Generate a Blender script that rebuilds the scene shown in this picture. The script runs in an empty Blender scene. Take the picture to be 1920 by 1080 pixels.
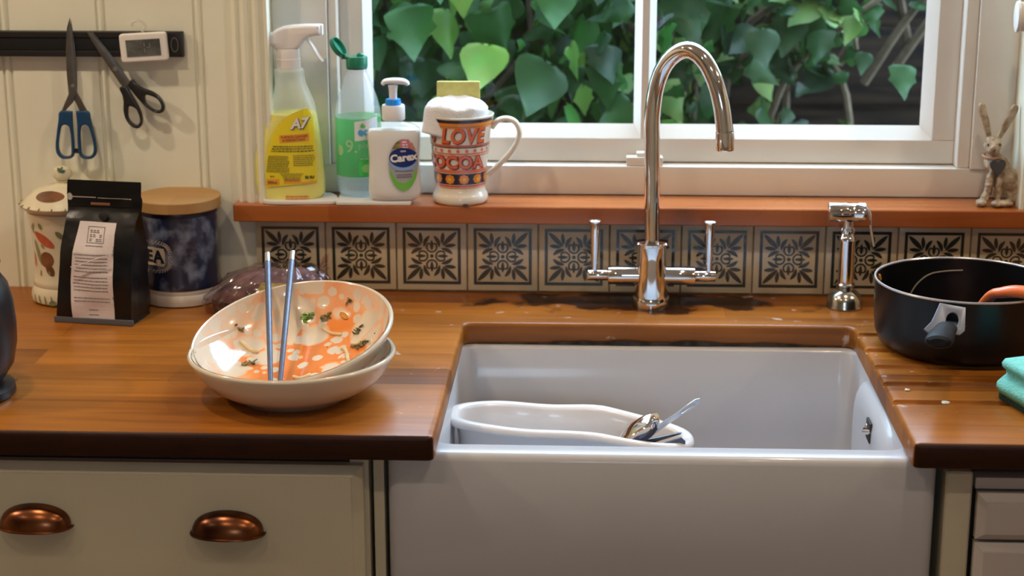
import bpy, bmesh, math, random
from mathutils import Vector, Matrix, noise
from mathutils.bvhtree import BVHTree
random.seed(7)
PI = math.pi
sc = bpy.context.scene
COL = sc.collection

# ------------------------------------------------------------------ camera, sky, lamps, exposure
sc.view_settings.view_transform = 'Standard'
sc.view_settings.look = 'None'
sc.view_settings.gamma = 1.0
sc.view_settings.use_curve_mapping = False
sc.view_settings.exposure = 0.0
sc.cycles.max_bounces = 8
sc.cycles.diffuse_bounces = 4
sc.cycles.glossy_bounces = 4
sc.cycles.transmission_bounces = 6
sc.cycles.transparent_max_bounces = 16
sc.cycles.sample_clamp_indirect = 4.0
sc.cycles.caustics_reflective = False
sc.cycles.caustics_refractive = False

yaw, pitch, roll = 0.0449577, 0.266150, -0.00114408
f = Vector((-math.sin(yaw)*math.cos(pitch), math.cos(yaw)*math.cos(pitch), -math.sin(pitch)))
r = Vector((math.cos(yaw), math.sin(yaw), 0)); u = r.cross(f)
r2 = r*math.cos(roll)+u*math.sin(roll); u2 = -r*math.sin(roll)+u*math.cos(roll)
cam = bpy.data.objects.new('camera', bpy.data.cameras.new('camera')); COL.objects.link(cam)
M = Matrix((r2, u2, -f)).transposed().to_4x4(); M.translation = Vector((0.374812, -2.497365, 0.687177))
cam.matrix_world = M
cam.data.sensor_width = 36; cam.data.lens = 3312.57/1920*36
cam.data.clip_start = 0.05
cam.data.dof.use_dof = True; cam.data.dof.focus_distance = 2.22; cam.data.dof.aperture_fstop = 4.5
sc.camera = cam

world = bpy.data.worlds.new('overcast_sky'); sc.world = world; world.use_nodes = True
bg = world.node_tree.nodes['Background']
bg.inputs['Color'].default_value = (0.56, 0.76, 1.0, 1); bg.inputs['Strength'].default_value = 19.0

def lamp(name, kind, loc, rot, energy, color, **kw):
    l = bpy.data.lights.new(name, kind); l.energy = energy; l.color = color
    for k, v in kw.items(): setattr(l, k, v)
    o = bpy.data.objects.new(name, l); COL.objects.link(o); o.location = loc; o.rotation_euler = rot
    return o
WARM = (1.0, 0.80, 0.58)
for x, e in ((-1.65, 70), (-0.45, 30), (0.80, 24), (2.05, 32)):      # downlights close to the window wall
    lamp('ceiling_spot', 'SPOT', (x, -0.72, 1.49), (math.radians(4), 0, 0), e, WARM, spot_size=2.5, spot_blend=0.5, shadow_soft_size=0.035)
for x in (-1.35, -0.32, 0.80, 1.95):                                 # second row in the middle of the room
    lamp('ceiling_spot', 'SPOT', (x, -1.75, 1.49), (0, 0, 0), 13, WARM, spot_size=2.3, spot_blend=0.6, shadow_soft_size=0.03)
# sky portals in the two windows
pl = lamp('window_portal', 'AREA', (0.455, 0.12, 0.66), (math.radians(-90), 0, 0), 1, (1, 1, 1), shape='RECTANGLE', size=0.9, size_y=0.95)
pl.data.cycles.is_portal = True
pl = lamp('rear_window_portal', 'AREA', (0.35, -3.36, 0.73), (math.radians(90), 0, 0), 1, (1, 1, 1), shape='RECTANGLE', size=0.4, size_y=0.33)
pl.data.cycles.is_portal = True

# ------------------------------------------------------------------ materials
def nt(m):
    m.use_nodes = True; return m.node_tree, m.node_tree.nodes, m.node_tree.links
def mat(name, col, rough=0.5, metal=0.0, coat=0.0, var=0.0, vscale=8.0, bump=0.0, bscale=60.0, spec=0.5, trans=0.0, alpha=1.0, sss=0.0, col2=None, stretch=None, detail=4):
    m = bpy.data.materials.new(name); t, N, L = nt(m); b = N['Principled BSDF']
    b.inputs['Base Color'].default_value = (*col, 1); b.inputs['Roughness'].default_value = rough
    b.inputs['Metallic'].default_value = metal; b.inputs['Coat Weight'].default_value = coat; b.inputs['Coat Roughness'].default_value = 0.08
    b.inputs['Specular IOR Level'].default_value = spec; b.inputs['Transmission Weight'].default_value = trans
    b.inputs['Alpha'].default_value = alpha
    if sss: b.inputs['Subsurface Weight'].default_value = sss; b.inputs['Subsurface Radius'].default_value = (.02, .02, .02)
    tc = N.new('ShaderNodeTexCoord'); src = tc.outputs['Object']
    if stretch:
        mp = N.new('ShaderNodeMapping'); mp.inputs['Scale'].default_value = stretch; L.new(src, mp.inputs['Vector']); src = mp.outputs['Vector']
    if var or col2:
        n = N.new('ShaderNodeTexNoise'); n.inputs['Scale'].default_value = vscale; n.inputs['Detail'].default_value = detail; L.new(src, n.inputs['Vector'])
        rmp = N.new('ShaderNodeValToRGB'); c2 = col2 or tuple(c*(1-var) for c in col)
        rmp.color_ramp.elements[0].position = 0.38; rmp.color_ramp.elements[1].position = 0.62
        rmp.color_ramp.elements[0].color = (*c2, 1); rmp.color_ramp.elements[1].color = (*col, 1)
        L.new(n.outputs['Fac'], rmp.inputs['Fac']); L.new(rmp.outputs['Color'], b.inputs['Base Color'])
    if bump:
        n2 = N.new('ShaderNodeTexNoise'); n2.inputs['Scale'].default_value = bscale; n2.inputs['Detail'].default_value = 3; L.new(src, n2.inputs['Vector'])
        bp = N.new('ShaderNodeBump'); bp.inputs['Strength'].default_value = bump; bp.inputs['Distance'].default_value = 0.002
        L.new(n2.outputs['Fac'], bp.inputs['Height']); L.new(bp.outputs['Normal'], b.inputs['Normal'])
    return m

def wood_mat(name, light, dark, width=0.9, height=0.062, rough=0.3, wet=False):
    m = bpy.data.materials.new(name); t, N, L = nt(m); b = N['Principled BSDF']
    tc = N.new('ShaderNodeTexCoord')
    br = N.new('ShaderNodeTexBrick'); br.inputs['Scale'].default_value = 1.0; br.inputs['Brick Width'].default_value = width; br.inputs['Row Height'].default_value = height
    br.inputs['Mortar Size'].default_value = 0.0008; br.inputs['Mortar Smooth'].default_value = 1; br.inputs['Bias'].default_value = 0.0; br.offset = 0.37
    br.inputs['Color1'].default_value = (0, 0, 0, 1); br.inputs['Color2'].default_value = (1, 1, 1, 1); br.inputs['Mortar'].default_value = (0, 0, 0, 1)
    L.new(tc.outputs['Object'], br.inputs['Vector'])
    mp = N.new('ShaderNodeMapping'); mp.inputs['Scale'].default_value = (1.6, 26, 26); L.new(tc.outputs['Object'], mp.inputs['Vector'])
    n = N.new('ShaderNodeTexNoise'); n.inputs['Scale'].default_value = 2.2; n.inputs['Detail'].default_value = 6; n.inputs['Distortion'].default_value = 0.6; L.new(mp.outputs['Vector'], n.inputs['Vector'])
    n3 = N.new('ShaderNodeTexNoise'); n3.inputs['Scale'].default_value = 5; n3.inputs['Detail'].default_value = 2; L.new(tc.outputs['Object'], n3.inputs['Vector'])
    a1 = N.new('ShaderNodeMath'); a1.operation = 'MULTIPLY'; a1.inputs[1].default_value = 0.33; L.new(br.outputs['Color'], a1.inputs[0])
    a2 = N.new('ShaderNodeMath'); a2.operation = 'MULTIPLY_ADD'; a2.inputs[1].default_value = 0.55; L.new(n.outputs['Fac'], a2.inputs[0]); L.new(a1.outputs[0], a2.inputs[2])
    a3 = N.new('ShaderNodeMath'); a3.operation = 'MULTIPLY_ADD'; a3.inputs[1].default_value = 0.35; L.new(n3.outputs['Fac'], a3.inputs[0]); L.new(a2.outputs[0], a3.inputs[2])
    rm = N.new('ShaderNodeValToRGB'); rm.color_ramp.elements[0].position = 0.3; rm.color_ramp.elements[1].position = 0.85
    rm.color_ramp.elements[0].color = (*dark, 1); rm.color_ramp.elements[1].color = (*light, 1)
    L.new(a3.outputs[0], rm.inputs['Fac']); out = rm.outputs['Color']
    b.inputs['Roughness'].default_value = rough
    rr = N.new('ShaderNodeMapRange'); rr.inputs['To Min'].default_value = rough*0.7; rr.inputs['To Max'].default_value = rough*1.5
    L.new(n3.outputs['Fac'], rr.inputs['Value']); L.new(rr.outputs['Result'], b.inputs['Roughness'])
    b.inputs['Specular IOR Level'].default_value = 0.22
    if wet:
        # dark water-stained patches round the tap, chalky drips near the sink
        sx = N.new('ShaderNodeSeparateXYZ'); L.new(tc.outputs['Object'], sx.inputs[0])
        ns = N.new('ShaderNodeTexNoise'); ns.inputs['Scale'].default_value = 16; ns.inputs['Detail'].default_value = 4; L.new(tc.outputs['Object'], ns.inputs['Vector'])
        def near(cx, cy, rx, ry):
            c = N.new('ShaderNodeMapping'); c.vector_type = 'TEXTURE'; c.inputs['Location'].default_value = (cx, cy, 0); c.inputs['Scale'].default_value = (rx, ry, 1); L.new(tc.outputs['Object'], c.inputs['Vector'])
            ln = N.new('ShaderNodeVectorMath'); ln.operation = 'LENGTH'; L.new(c.outputs['Vector'], ln.inputs[0])
            return ln.outputs['Value']
        d = near(0.45, -0.05, 0.24, 0.06)
        s = N.new('ShaderNodeMath'); s.operation = 'MULTIPLY_ADD'; s.inputs[1].default_value = -2.6; s.inputs[2].default_value = 2.2; L.new(ns.outputs['Fac'], s.inputs[0])
        q = N.new('ShaderNodeMath'); q.operation = 'SUBTRACT'; L.new(s.outputs[0], q.inputs[0]); L.new(d, q.inputs[1])
        q2 = N.new('ShaderNodeMapRange'); q2.inputs['From Min'].default_value = 0.0; q2.inputs['From Max'].default_value = 0.25; L.new(q.outputs[0], q2.inputs['Value'])
        mx = N.new('ShaderNodeMix'); mx.data_type = 'RGBA'; mx.blend_type = 'MULTIPLY'; mx.inputs['B'].default_value = (0.12, 0.10, 0.10, 1)
        L.new(q2.outputs['Result'], mx.inputs['Factor']); L.new(out, mx.inputs['A']); out = mx.outputs['Result']
        nc = N.new('ShaderNodeTexNoise'); nc.inputs['Scale'].default_value = 34; nc.inputs['Detail'].default_value = 6; L.new(tc.outputs['Object'], nc.inputs['Vector'])
        d2 = near(0.47, -0.33, 0.42, 0.34)
        q5 = N.new('ShaderNodeMapRange'); q5.inputs['From Min'].default_value = 1.25; q5.inputs['From Max'].default_value = 0.9; L.new(d2, q5.inputs['Value'])
        q6 = N.new('ShaderNodeMapRange'); q6.inputs['From Min'].default_value = 0.66; q6.inputs['From Max'].default_value = 0.72; q6.inputs['To Max'].default_value = 0.55; L.new(nc.outputs['Fac'], q6.inputs['Value'])
        q7 = N.new('ShaderNodeMath'); q7.operation = 'MULTIPLY'; L.new(q5.outputs['Result'], q7.inputs[0]); L.new(q6.outputs['Result'], q7.inputs[1])
        m2 = N.new('ShaderNodeMix'); m2.data_type = 'RGBA'; m2.inputs['B'].default_value = (0.6, 0.5, 0.42, 1)
        L.new(q7.outputs[0], m2.inputs['Factor']); L.new(out, m2.inputs['A']); out = m2.outputs['Result']
    L.new(out, b.inputs['Base Color'])
    bp = N.new('ShaderNodeBump'); bp.inputs['Strength'].default_value = 0.12; bp.inputs['Distance'].default_value = 0.001
    L.new(n.outputs['Fac'], bp.inputs['Height']); L.new(bp.outputs['Normal'], b.inputs['Normal'])
    return m

def glass_mat(name, tint=(1, 1, 1), refl=1.0, rough=0.0):
    m = bpy.data.materials.new(name); t, N, L = nt(m); N.clear()
    o = N.new('ShaderNodeOutputMaterial'); tr = N.new('ShaderNodeBsdfTransparent'); tr.inputs['Color'].default_value = (*tint, 1)
    g = N.new('ShaderNodeBsdfGlossy'); g.inputs['Roughness'].default_value = rough
    fr = N.new('ShaderNodeFresnel'); fr.inputs['IOR'].default_value = 1.5
    ge = N.new('ShaderNodeNewGeometry'); inv = N.new('ShaderNodeMath'); inv.operation = 'MULTIPLY_ADD'; inv.inputs[1].default_value = -refl; inv.inputs[2].default_value = refl; L.new(ge.outputs['Backfacing'], inv.inputs[0])
    mu = N.new('ShaderNodeMath'); mu.operation = 'MULTIPLY'; L.new(fr.outputs[0], mu.inputs[0]); L.new(inv.outputs[0], mu.inputs[1])
    x = N.new('ShaderNodeMixShader'); L.new(mu.outputs[0], x.inputs[0]); L.new(tr.outputs[0], x.inputs[1]); L.new(g.outputs[0], x.inputs[2]); L.new(x.outputs[0], o.inputs['Surface'])
    return m
def film_mat(name, col, amount, rough=0.15, coat=True):
    """thin translucent plastic: part see-through, part diffuse/translucent, glossy skin"""
    m = bpy.data.materials.new(name); t, N, L = nt(m); N.clear()
    o = N.new('ShaderNodeOutputMaterial'); tr = N.new('ShaderNodeBsdfTransparent')
    d = N.new('ShaderNodeBsdfDiffuse'); d.inputs['Color'].default_value = (*col, 1)
    tl = N.new('ShaderNodeBsdfTranslucent'); tl.inputs['Color'].default_value = (*col, 1)
    a = N.new('ShaderNodeMixShader'); a.inputs[0].default_value = 0.5; L.new(d.outputs[0], a.inputs[1]); L.new(tl.outputs[0], a.inputs[2])
    x = N.new('ShaderNodeMixShader'); x.inputs[0].default_value = amount; L.new(tr.outputs[0], x.inputs[1]); L.new(a.outputs[0], x.inputs[2])
    g = N.new('ShaderNodeBsdfGlossy'); g.inputs['Roughness'].default_value = rough
    fr = N.new('ShaderNodeFresnel'); fr.inputs['IOR'].default_value = 1.45
    ge = N.new('ShaderNodeNewGeometry'); inv = N.new('ShaderNodeMath'); inv.operation = 'MULTIPLY_ADD'; inv.inputs[1].default_value = -1; inv.inputs[2].default_value = 1; L.new(ge.outputs['Backfacing'], inv.inputs[0])
    mu = N.new('ShaderNodeMath'); mu.operation = 'MULTIPLY'; L.new(fr.outputs[0], mu.inputs[0]); L.new(inv.outputs[0], mu.inputs[1])
    y = N.new('ShaderNodeMixShader'); L.new(mu.outputs[0], y.inputs[0]); L.new(x.outputs[0], y.inputs[1]); L.new(g.outputs[0], y.inputs[2]); L.new(y.outputs[0], o.inputs['Surface'])
    return m

WOOD = wood_mat('iroko_worktop', (0.37, 0.126, 0.016), (0.078, 0.018, 0.003), wet=True, rough=0.28)
SILLW = wood_mat('sill_wood', (0.44, 0.135, 0.026), (0.25, 0.055, 0.011), width=1.6, height=0.3, rough=0.22)
SILLW.node_tree.nodes['Principled BSDF'].inputs['Specular IOR Level'].default_value = 0.7
CREAM = mat('cream_panel_paint', (0.80, 0.79, 0.65), 0.45, var=0.06, vscale=5, bump=0.1, bscale=120)
WHITEP = mat('window_gloss_paint', (0.74, 0.70, 0.64), 0.3, var=0.05, vscale=9, bump=0.08, bscale=40)
PLASTER = mat('plaster', (0.6, 0.52, 0.4), 0.8, var=0.05)
CEIL = mat('ceiling_paint', (0.75, 0.72, 0.66), 0.8, var=0.03)
FLOORM = wood_mat('floor_boards', (0.30, 0.2, 0.11), (0.18, 0.11, 0.06), width=1.2, height=0.12, rough=0.5)
CAB = mat('cabinet_paint', (0.53, 0.475, 0.35), 0.35, var=0.04, vscale=4, coat=0.15, bump=0.04, bscale=150)
CABG = mat('cabinet_satin_grey', (0.48, 0.43, 0.40), 0.3, var=0.03, vscale=4, coat=0.3)
DARKIN = mat('cabinet_gap', (0.03, 0.022, 0.015), 0.8, var=0.2)
CERAM = mat('fireclay_white', (0.48, 0.475, 0.50), 0.34, coat=0.22, var=0.03, vscale=6)
CHROME = mat('chrome', (0.88, 0.88, 0.9), 0.07, metal=1.0, var=0.06, vscale=30)
NICKEL = mat('aged_nickel', (0.62, 0.58, 0.5), 0.2, metal=1.0, var=0.25, vscale=60)
STEEL = mat('brushed_steel', (0.55, 0.55, 0.58), 0.28, metal=1.0, var=0.1, vscale=80)
BLADE = mat('scissor_blade_steel', (0.27, 0.26, 0.25), 0.35, metal=1.0, var=0.15, vscale=60)
COPPER = mat('aged_copper', (0.22, 0.075, 0.028), 0.27, metal=1.0, col2=(0.07, 0.028, 0.017), vscale=25)
BLACKPL = mat('black_plastic', (0.012, 0.012, 0.013), 0.3, coat=0.3, var=0.2)
RACKB = mat('rack_black', (0.014, 0.012, 0.012), 0.35, var=0.2, bump=0.1)
BLUEPL = mat('blue_plastic', (0.008, 0.055, 0.14), 0.35, var=0.15, bump=0.2, bscale=200)
WHITEPL = mat('white_plastic', (0.78, 0.75, 0.72), 0.35, var=0.03)
LCD = mat('lcd_screen', (0.05, 0.055, 0.05), 0.12, coat=1.0, col2=(0.12, 0.125, 0.12), vscale=60)
TILEW = mat('tile_glaze', (0.50, 0.41, 0.28), 0.25, coat=0.5, var=0.06, vscale=20)
GROUT = mat('grout', (0.36, 0.27, 0.17), 0.9, var=0.35, vscale=40)
TILEB = mat('tile_black_glaze', (0.025, 0.028, 0.022), 0.25, coat=0.5, var=0.2)
GLASS = glass_mat('window_glass', (0.97, 0.99, 0.98))

# ------------------------------------------------------------------ mesh helpers
def fin(bm, smooth=None):
    bmesh.ops.recalc_face_normals(bm, faces=bm.faces[:])
    for fc in bm.faces: fc.smooth = True
    return bm
def obj(name, bm, m, parent=None, loc=(0, 0, 0), rot=(0, 0, 0), smooth=True, angle=35):
    if not isinstance(bm, bpy.types.Mesh):
        me = bpy.data.meshes.new(name)
        if smooth:
            ca = math.radians(angle)
            for fc in bm.faces: fc.smooth = True
            for e in bm.edges:
                if len(e.link_faces) == 2: e.smooth = e.calc_face_angle(0) < ca
                else: e.smooth = True
        bm.to_mesh(me); bm.free()
    else: me = bm
    ms = m if isinstance(m, (list, tuple)) else [m]
    for k in ms: me.materials.append(k)
    o = bpy.data.objects.new(name, me); COL.objects.link(o); o.location = loc; o.rotation_euler = rot
    if parent: o.parent = parent
    return o
def tag(o, label, cat, group=None, kind=None):
    o['label'] = label; o['category'] = cat
    if group: o['group'] = group
    if kind: o['kind'] = kind
    return o
def thing(name, label, cat, loc=(0, 0, 0), rotz=0.0, group=None):
    o = bpy.data.objects.new(name, None); COL.objects.link(o); o.location = loc; o.rotation_euler = (0, 0, rotz); o.empty_display_size = 0.02
    return tag(o, label, cat, group)
def struct(o): o['kind'] = 'structure'; return o

def add_box(bm, x0, x1, y0, y1, z0, z1, bev=0.0, seg=2):
    t = bmesh.new(); bmesh.ops.create_cube(t, size=1)
    for v in t.verts: v.co = Vector(((x0+x1)/2+v.co.x*(x1-x0), (y0+y1)/2+v.co.y*(y1-y0), (z0+z1)/2+v.co.z*(z1-z0)))
    if bev: bmesh.ops.bevel(t, geom=t.edges[:]+t.verts[:], offset=bev, segments=seg, profile=0.7, affect='EDGES', clamp_overlap=True)
    merge(bm, t); return bm
def merge(bm, t, mi=None):
    me = bpy.data.meshes.new('tmp'); 
    if mi is not None:
        for fc in t.faces: fc.material_index = mi
    t.to_mesh(me); bm.from_mesh(me); bpy.data.meshes.remove(me); t.free()
def box(x0, x1, y0, y1, z0, z1, bev=0.0, seg=2):
    return add_box(bmesh.new(), x0, x1, y0, y1, z0, z1, bev, seg)
def xf(bm, loc=(0, 0, 0), rot=(0, 0, 0), sc_=(1, 1, 1)):
    Mx = Matrix.Translation(loc) @ Matrix.LocRotScale(None, __import__('mathutils').Euler(rot), Vector(sc_))
    bmesh.ops.transform(bm, matrix=Mx, verts=bm.verts[:]); return bm
def rings(bm, R, close=True, capA=True, capB=True):
    """R: list of rings (lists of Vectors) joined by quads"""
    V = [[bm.verts.new(p) for p in ring] for ring in R]; n = len(V[0])
    for a, b in zip(V, V[1:]):
        for i in range(n if close else n-1):
            j = (i+1) % n
            try: bm.faces.new((a[i], a[j], b[j], b[i]))
            except ValueError: pass
    if capA: bm.faces.new(V[0][::-1])
    if capB: bm.faces.new(V[-1])
    return V
def lathe(prof, seg=48, cx=0, cy=0, capA=True, capB=True):
    """prof: (r,z) from bottom to top (or round the wall back inside)"""
    bm = bmesh.new()
    R = [[Vector((cx+max(r_, 1e-5)*math.cos(2*PI*i/seg), cy+max(r_, 1e-5)*math.sin(2*PI*i/seg), z)) for i in range(seg)] for r_, z in prof]
    rings(bm, R, True, capA, capB)
    bmesh.ops.remove_doubles(bm, verts=bm.verts[:], dist=2e-5)
    return fin(bm)
def smoothpath(P, n=6):
    """Catmull-Rom through tuples of any length"""
    P = [tuple(p) for p in P]; out = []
    Q = [tuple(2*a-b for a, b in zip(P[0], P[1]))] + P + [tuple(2*a-b for a, b in zip(P[-1], P[-2]))]
    for i in range(1, len(Q)-2):
        p0, p1, p2, p3 = Q[i-1:i+3]
        for k in range(n):
            t = k/n
            out.append(tuple(0.5*(2*b+(-a+c)*t+(2*a-5*b+4*c-d)*t*t+(-a+3*b-3*c+d)*t**3) for a, b, c, d in zip(p0, p1, p2, p3)))
    out.append(P[-1]); return out
def sweep(path, rad, seg=16, up=None, cyclic=False, cap=True):
    """path list of points; rad one number, list of numbers or list of (w,t) half sizes (w across 'side', t along 'up')"""
    P = [Vector(p) for p in path]; n = len(P); bm = bmesh.new(); R = []
    prev = Vector(up) if up else None
    for i in range(n):
        a = P[i-1] if (i > 0 or cyclic) else P[i]; b = P[(i+1) % n] if (i < n-1 or cyclic) else P[i]
        T = (b-a).normalized()
        if prev is None: prev = Vector((0, 0, 1)) if abs(T.z) < 0.9 else Vector((0, 1, 0))
        U = (prev-T*prev.dot(T)); U = U.normalized() if U.length > 1e-6 else Vector((0, 1, 0)); S = T.cross(U)
        if not up: prev = U
        rr = rad[i] if isinstance(rad, (list, tuple)) and not (len(rad) == 2 and isinstance(rad, tuple)) else rad
        w, t = rr if isinstance(rr, (list, tuple)) else (rr, rr)
        R.append([P[i]+S*(w*math.cos(2*PI*k/seg))+U*(t*math.sin(2*PI*k/seg)) for k in range(seg)])
    if cyclic:
        R.append(R[0]); rings(bm, R, True, False, False); bmesh.ops.remove_doubles(bm, verts=bm.verts[:], dist=1e-6)
    else: rings(bm, R, True, cap, cap)
    return fin(bm)
def loft(sections, seg=48, capA=True, capB=True):
    """sections: (z, cx, cy, rx, ry, n) superellipses stacked upward"""
    bm = bmesh.new(); R = []
    for z, cx, cy, rx, ry, n in sections:
        ring = []
        for i in range(seg):
            a = 2*PI*i/seg; c, s = math.cos(a), math.sin(a)
            ring.append(Vector((cx+rx*math.copysign(abs(c)**(2/n), c), cy+ry*math.copysign(abs(s)**(2/n), s), z)))
        R.append(ring)
    rings(bm, R, True, capA, capB); return fin(bm)
def poly(pts, depth=0.0, bev=0.0, holes=()):
    """2D polygon in XZ (x,z), extruded from y=-depth/2 to depth/2; holes by curve fill"""
    cu = bpy.data.curves.new('c', 'CURVE'); cu.dimensions = '2D'; cu.fill_mode = 'BOTH'
    for loop in [pts]+list(holes):
        s = cu.splines.new('POLY'); s.points.add(len(loop)-1)
        for p, q in zip(s.points, loop): p.co = (q[0], q[1], 0, 1)
        s.use_cyclic_u = True
    cu.extrude = depth/2; cu.bevel_depth = bev; cu.bevel_resolution = 2
    if bev: cu.extrude = max(depth/2-bev, 0); cu.offset = -bev
    o = bpy.data.objects.new('c', cu); COL.objects.link(o)
    me = bpy.data.meshes.new_from_object(o.evaluated_get(bpy.context.evaluated_depsgraph_get()))
    bpy.data.objects.remove(o); bpy.data.curves.remove(cu)
    bm = bmesh.new(); bm.from_mesh(me); bpy.data.meshes.remove(me)
    for v in bm.verts: v.co = Vector((v.co.x, v.co.z, v.co.y))
    bmesh.ops.remove_doubles(bm, verts=bm.verts[:], dist=1e-5)
    return fin(bm)
def flat(pts):
    bm = bmesh.new(); bm.faces.new([bm.verts.new((p[0], 0, p[1])) for p in pts])
    bmesh.ops.triangulate(bm, faces=bm.faces[:]); return bm
def text(s, size, bold=0.0, shear=0.0, sx=1.0, align='CENTER', space=1.0):
    """flat letters in the XZ plane, centred on the origin"""
    cu = bpy.data.curves.new('t', 'FONT'); cu.body = s; cu.size = size; cu.align_x = align; cu.align_y = 'CENTER'
    cu.offset = bold; cu.shear = shear; cu.space_character = space; cu.resolution_u = 3; cu.fill_mode = 'FRONT'
    o = bpy.data.objects.new('t', cu); COL.objects.link(o)
    me = bpy.data.meshes.new_from_object(o.evaluated_get(bpy.context.evaluated_depsgraph_get()))
    bpy.data.objects.remove(o); bpy.data.curves.remove(cu)
    bm = bmesh.new(); bm.from_mesh(me); bpy.data.meshes.remove(me)
    for v in bm.verts: v.co = Vector((v.co.x*sx, 0, v.co.y))
    return bm
def ell(cx, cz, rx, rz, n=32): return [(cx+rx*math.cos(2*PI*i/n), cz+rz*math.sin(2*PI*i/n)) for i in range(n)]
def rrect(cx, cz, w, h, r_, n=5):
    out = []
    for qx, qz, a0 in ((1, 1, 0), (-1, 1, 90), (-1, -1, 180), (1, -1, 270)):
        for k in range(n+1):
            a = math.radians(a0+90*k/n); out.append((cx+qx*(w/2-r_)+r_*math.cos(a), cz+qz*(h/2-r_)+r_*math.sin(a)))
    return out
def at(bm, x, z, rot=0.0):
    c, s = math.cos(rot), math.sin(rot)
    for v in bm.verts: v.co = Vector((x+v.co.x*c-v.co.z*s, v.co.y, z+v.co.x*s+v.co.z*c))
    return bm
def gridcut(bm, step):
    xs = [v.co.x for v in bm.verts]; zs = [v.co.z for v in bm.verts]
    for lo, hi, ax in ((min(xs), max(xs), 0), (min(zs), max(zs), 2)):
        t = math.ceil(lo/step)*step
        while t < hi:
            p = [0, 0, 0]; p[ax] = t; nrm = [0, 0, 0]; nrm[ax] = 1
            bmesh.ops.bisect_plane(bm, geom=bm.verts[:]+bm.edges[:]+bm.faces[:], plane_co=p, plane_no=nrm, dist=1e-7)
            t += step
    return bm
def on_mesh(bm, target, off=0.0005, step=0.006, ydir=1):
    """drop a flat XZ decal on a mesh object along +y (local) and lift it by off"""
    gridcut(bm, step)
    t = bmesh.new(); t.from_mesh(target.data); tree = BVHTree.FromBMesh(t); t.free()
    for v in bm.verts:
        h, nrm, i, d = tree.ray_cast(Vector((v.co.x, -ydir, v.co.z)), Vector((0, ydir, 0)))
        if h is None:
            h, nrm, i, d = tree.find_nearest(Vector((v.co.x, -0.03*ydir, v.co.z)))
        v.co = h+Vector((0, -off*ydir, 0))
    return bm
def on_cyl(bm, rf, off=0.0004, step=0.005, th0=0.0):
    """wrap: u=x arc length, z=z on a lathe of radius rf(z), facing -y at th0"""
    gridcut(bm, step)
    for v in bm.verts:
        z = v.co.z; R = rf(z)+off; th = th0+v.co.x/rf(z); v.co = Vector((R*math.sin(th), -R*math.cos(th), z))
    return bm
def decal(name, bm, m, parent, **kw): return obj(name, bm, m, parent, smooth=False, **kw)
def textlines(x0, x1, z1, n, pitch, h, seed=1, ragged=0.12, center=False, word=0.006):
    """rows of tiny dashes standing for print too small to read"""
    rnd = random.Random(seed); bm = bmesh.new()
    for i in range(n):
        z = z1-i*pitch; a, b = x0, x1-(x1-x0)*rnd.uniform(0, ragged)
        if center: s = (x1-b)/2; a += s; b = x1-s
        x = a
        while x < b-0.0005:
            w = min(rnd.uniform(0.35, 1.0)*word, b-x)
            vs = [bm.verts.new(p) for p in ((x, 0, z-h/2), (x+w, 0, z-h/2), (x+w, 0, z+h/2), (x, 0, z+h/2))]; bm.faces.new(vs); x += w+word*0.18
    return bm
def evaluated(o, name=None):
    """apply modifiers to the mesh and clear them"""
    me = bpy.data.meshes.new_from_object(o.evaluated_get(bpy.context.evaluated_depsgraph_get()))
    o.modifiers.clear(); o.data = me; return o
def blobmesh(parts, voxel=0.002, smooth_it=4, noise_amp=0.0, noise_scale=80):
    """ellipsoids (centre, radii, euler) fused to one skin"""
    bm = bmesh.new()
    for c, rad, rot in parts:
        t = bmesh.new(); bmesh.ops.create_uvsphere(t, u_segments=20, v_segments=12, radius=1); xf(t, c, rot, rad); merge(bm, t)
    me = bpy.data.meshes.new('b'); bm.to_mesh(me); bm.free()
    o = bpy.data.objects.new('b', me); COL.objects.link(o)
    md = o.modifiers.new('r', 'REMESH'); md.mode = 'VOXEL'; md.voxel_size = voxel
    ms = o.modifiers.new('s', 'SMOOTH'); ms.iterations = smooth_it
    m2 = bpy.data.meshes.new_from_object(o.evaluated_get(bpy.context.evaluated_depsgraph_get())); bpy.data.objects.remove(o); bpy.data.meshes.remove(me)
    bm = bmesh.new(); bm.from_mesh(m2); bpy.data.meshes.remove(m2)
    if noise_amp:
        bm.normal_update()
        for v in bm.verts: v.co += v.normal*noise_amp*noise.fractal(v.co*noise_scale, 1.0, 2.0, 3)
    return fin(bm)

# ------------------------------------------------------------------ room shell
XL, XR, YR, ZF, ZC = -2.3, 2.6, -3.4, -0.9, 1.5
struct(obj('floor', box(XL, XR, YR, 0.12, ZF-0.05, ZF), FLOORM, smooth=False))
struct(obj('ceiling', box(XL-.1, XR+.1, YR-.1, 0.12, ZC, ZC+0.05), CEIL, smooth=False))
struct(obj('wall_left', box(XL-0.1, XL, YR, 0.12, ZF, ZC), PLASTER, smooth=False))
struct(obj('wall_right', box(XR, XR+0.1, YR, 0.12, ZF, ZC), PLASTER, smooth=False))
bm = bmesh.new()
for a in ((XL, 0.13, ZF, ZC), (0.57, XR, ZF, ZC), (0.13, 0.57, ZF, 0.56), (0.13, 0.57, 0.90, ZC)): add_box(bm, a[0], a[1], YR-0.1, YR, a[2], a[3])
struct(obj('wall_rear', bm, PLASTER, smooth=False))
bm = bmesh.new()
for x in (0.13, 0.335, 0.54): add_box(bm, x, x+0.03, YR-0.07, YR-0.02, 0.56, 0.90, 0.004)
for z in (0.56, 0.87): add_box(bm, 0.16, 0.54, YR-0.07, YR-0.02, z, z+0.03, 0.004)
w2 = struct(obj('window_2', bm, WHITEP)); 
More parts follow.
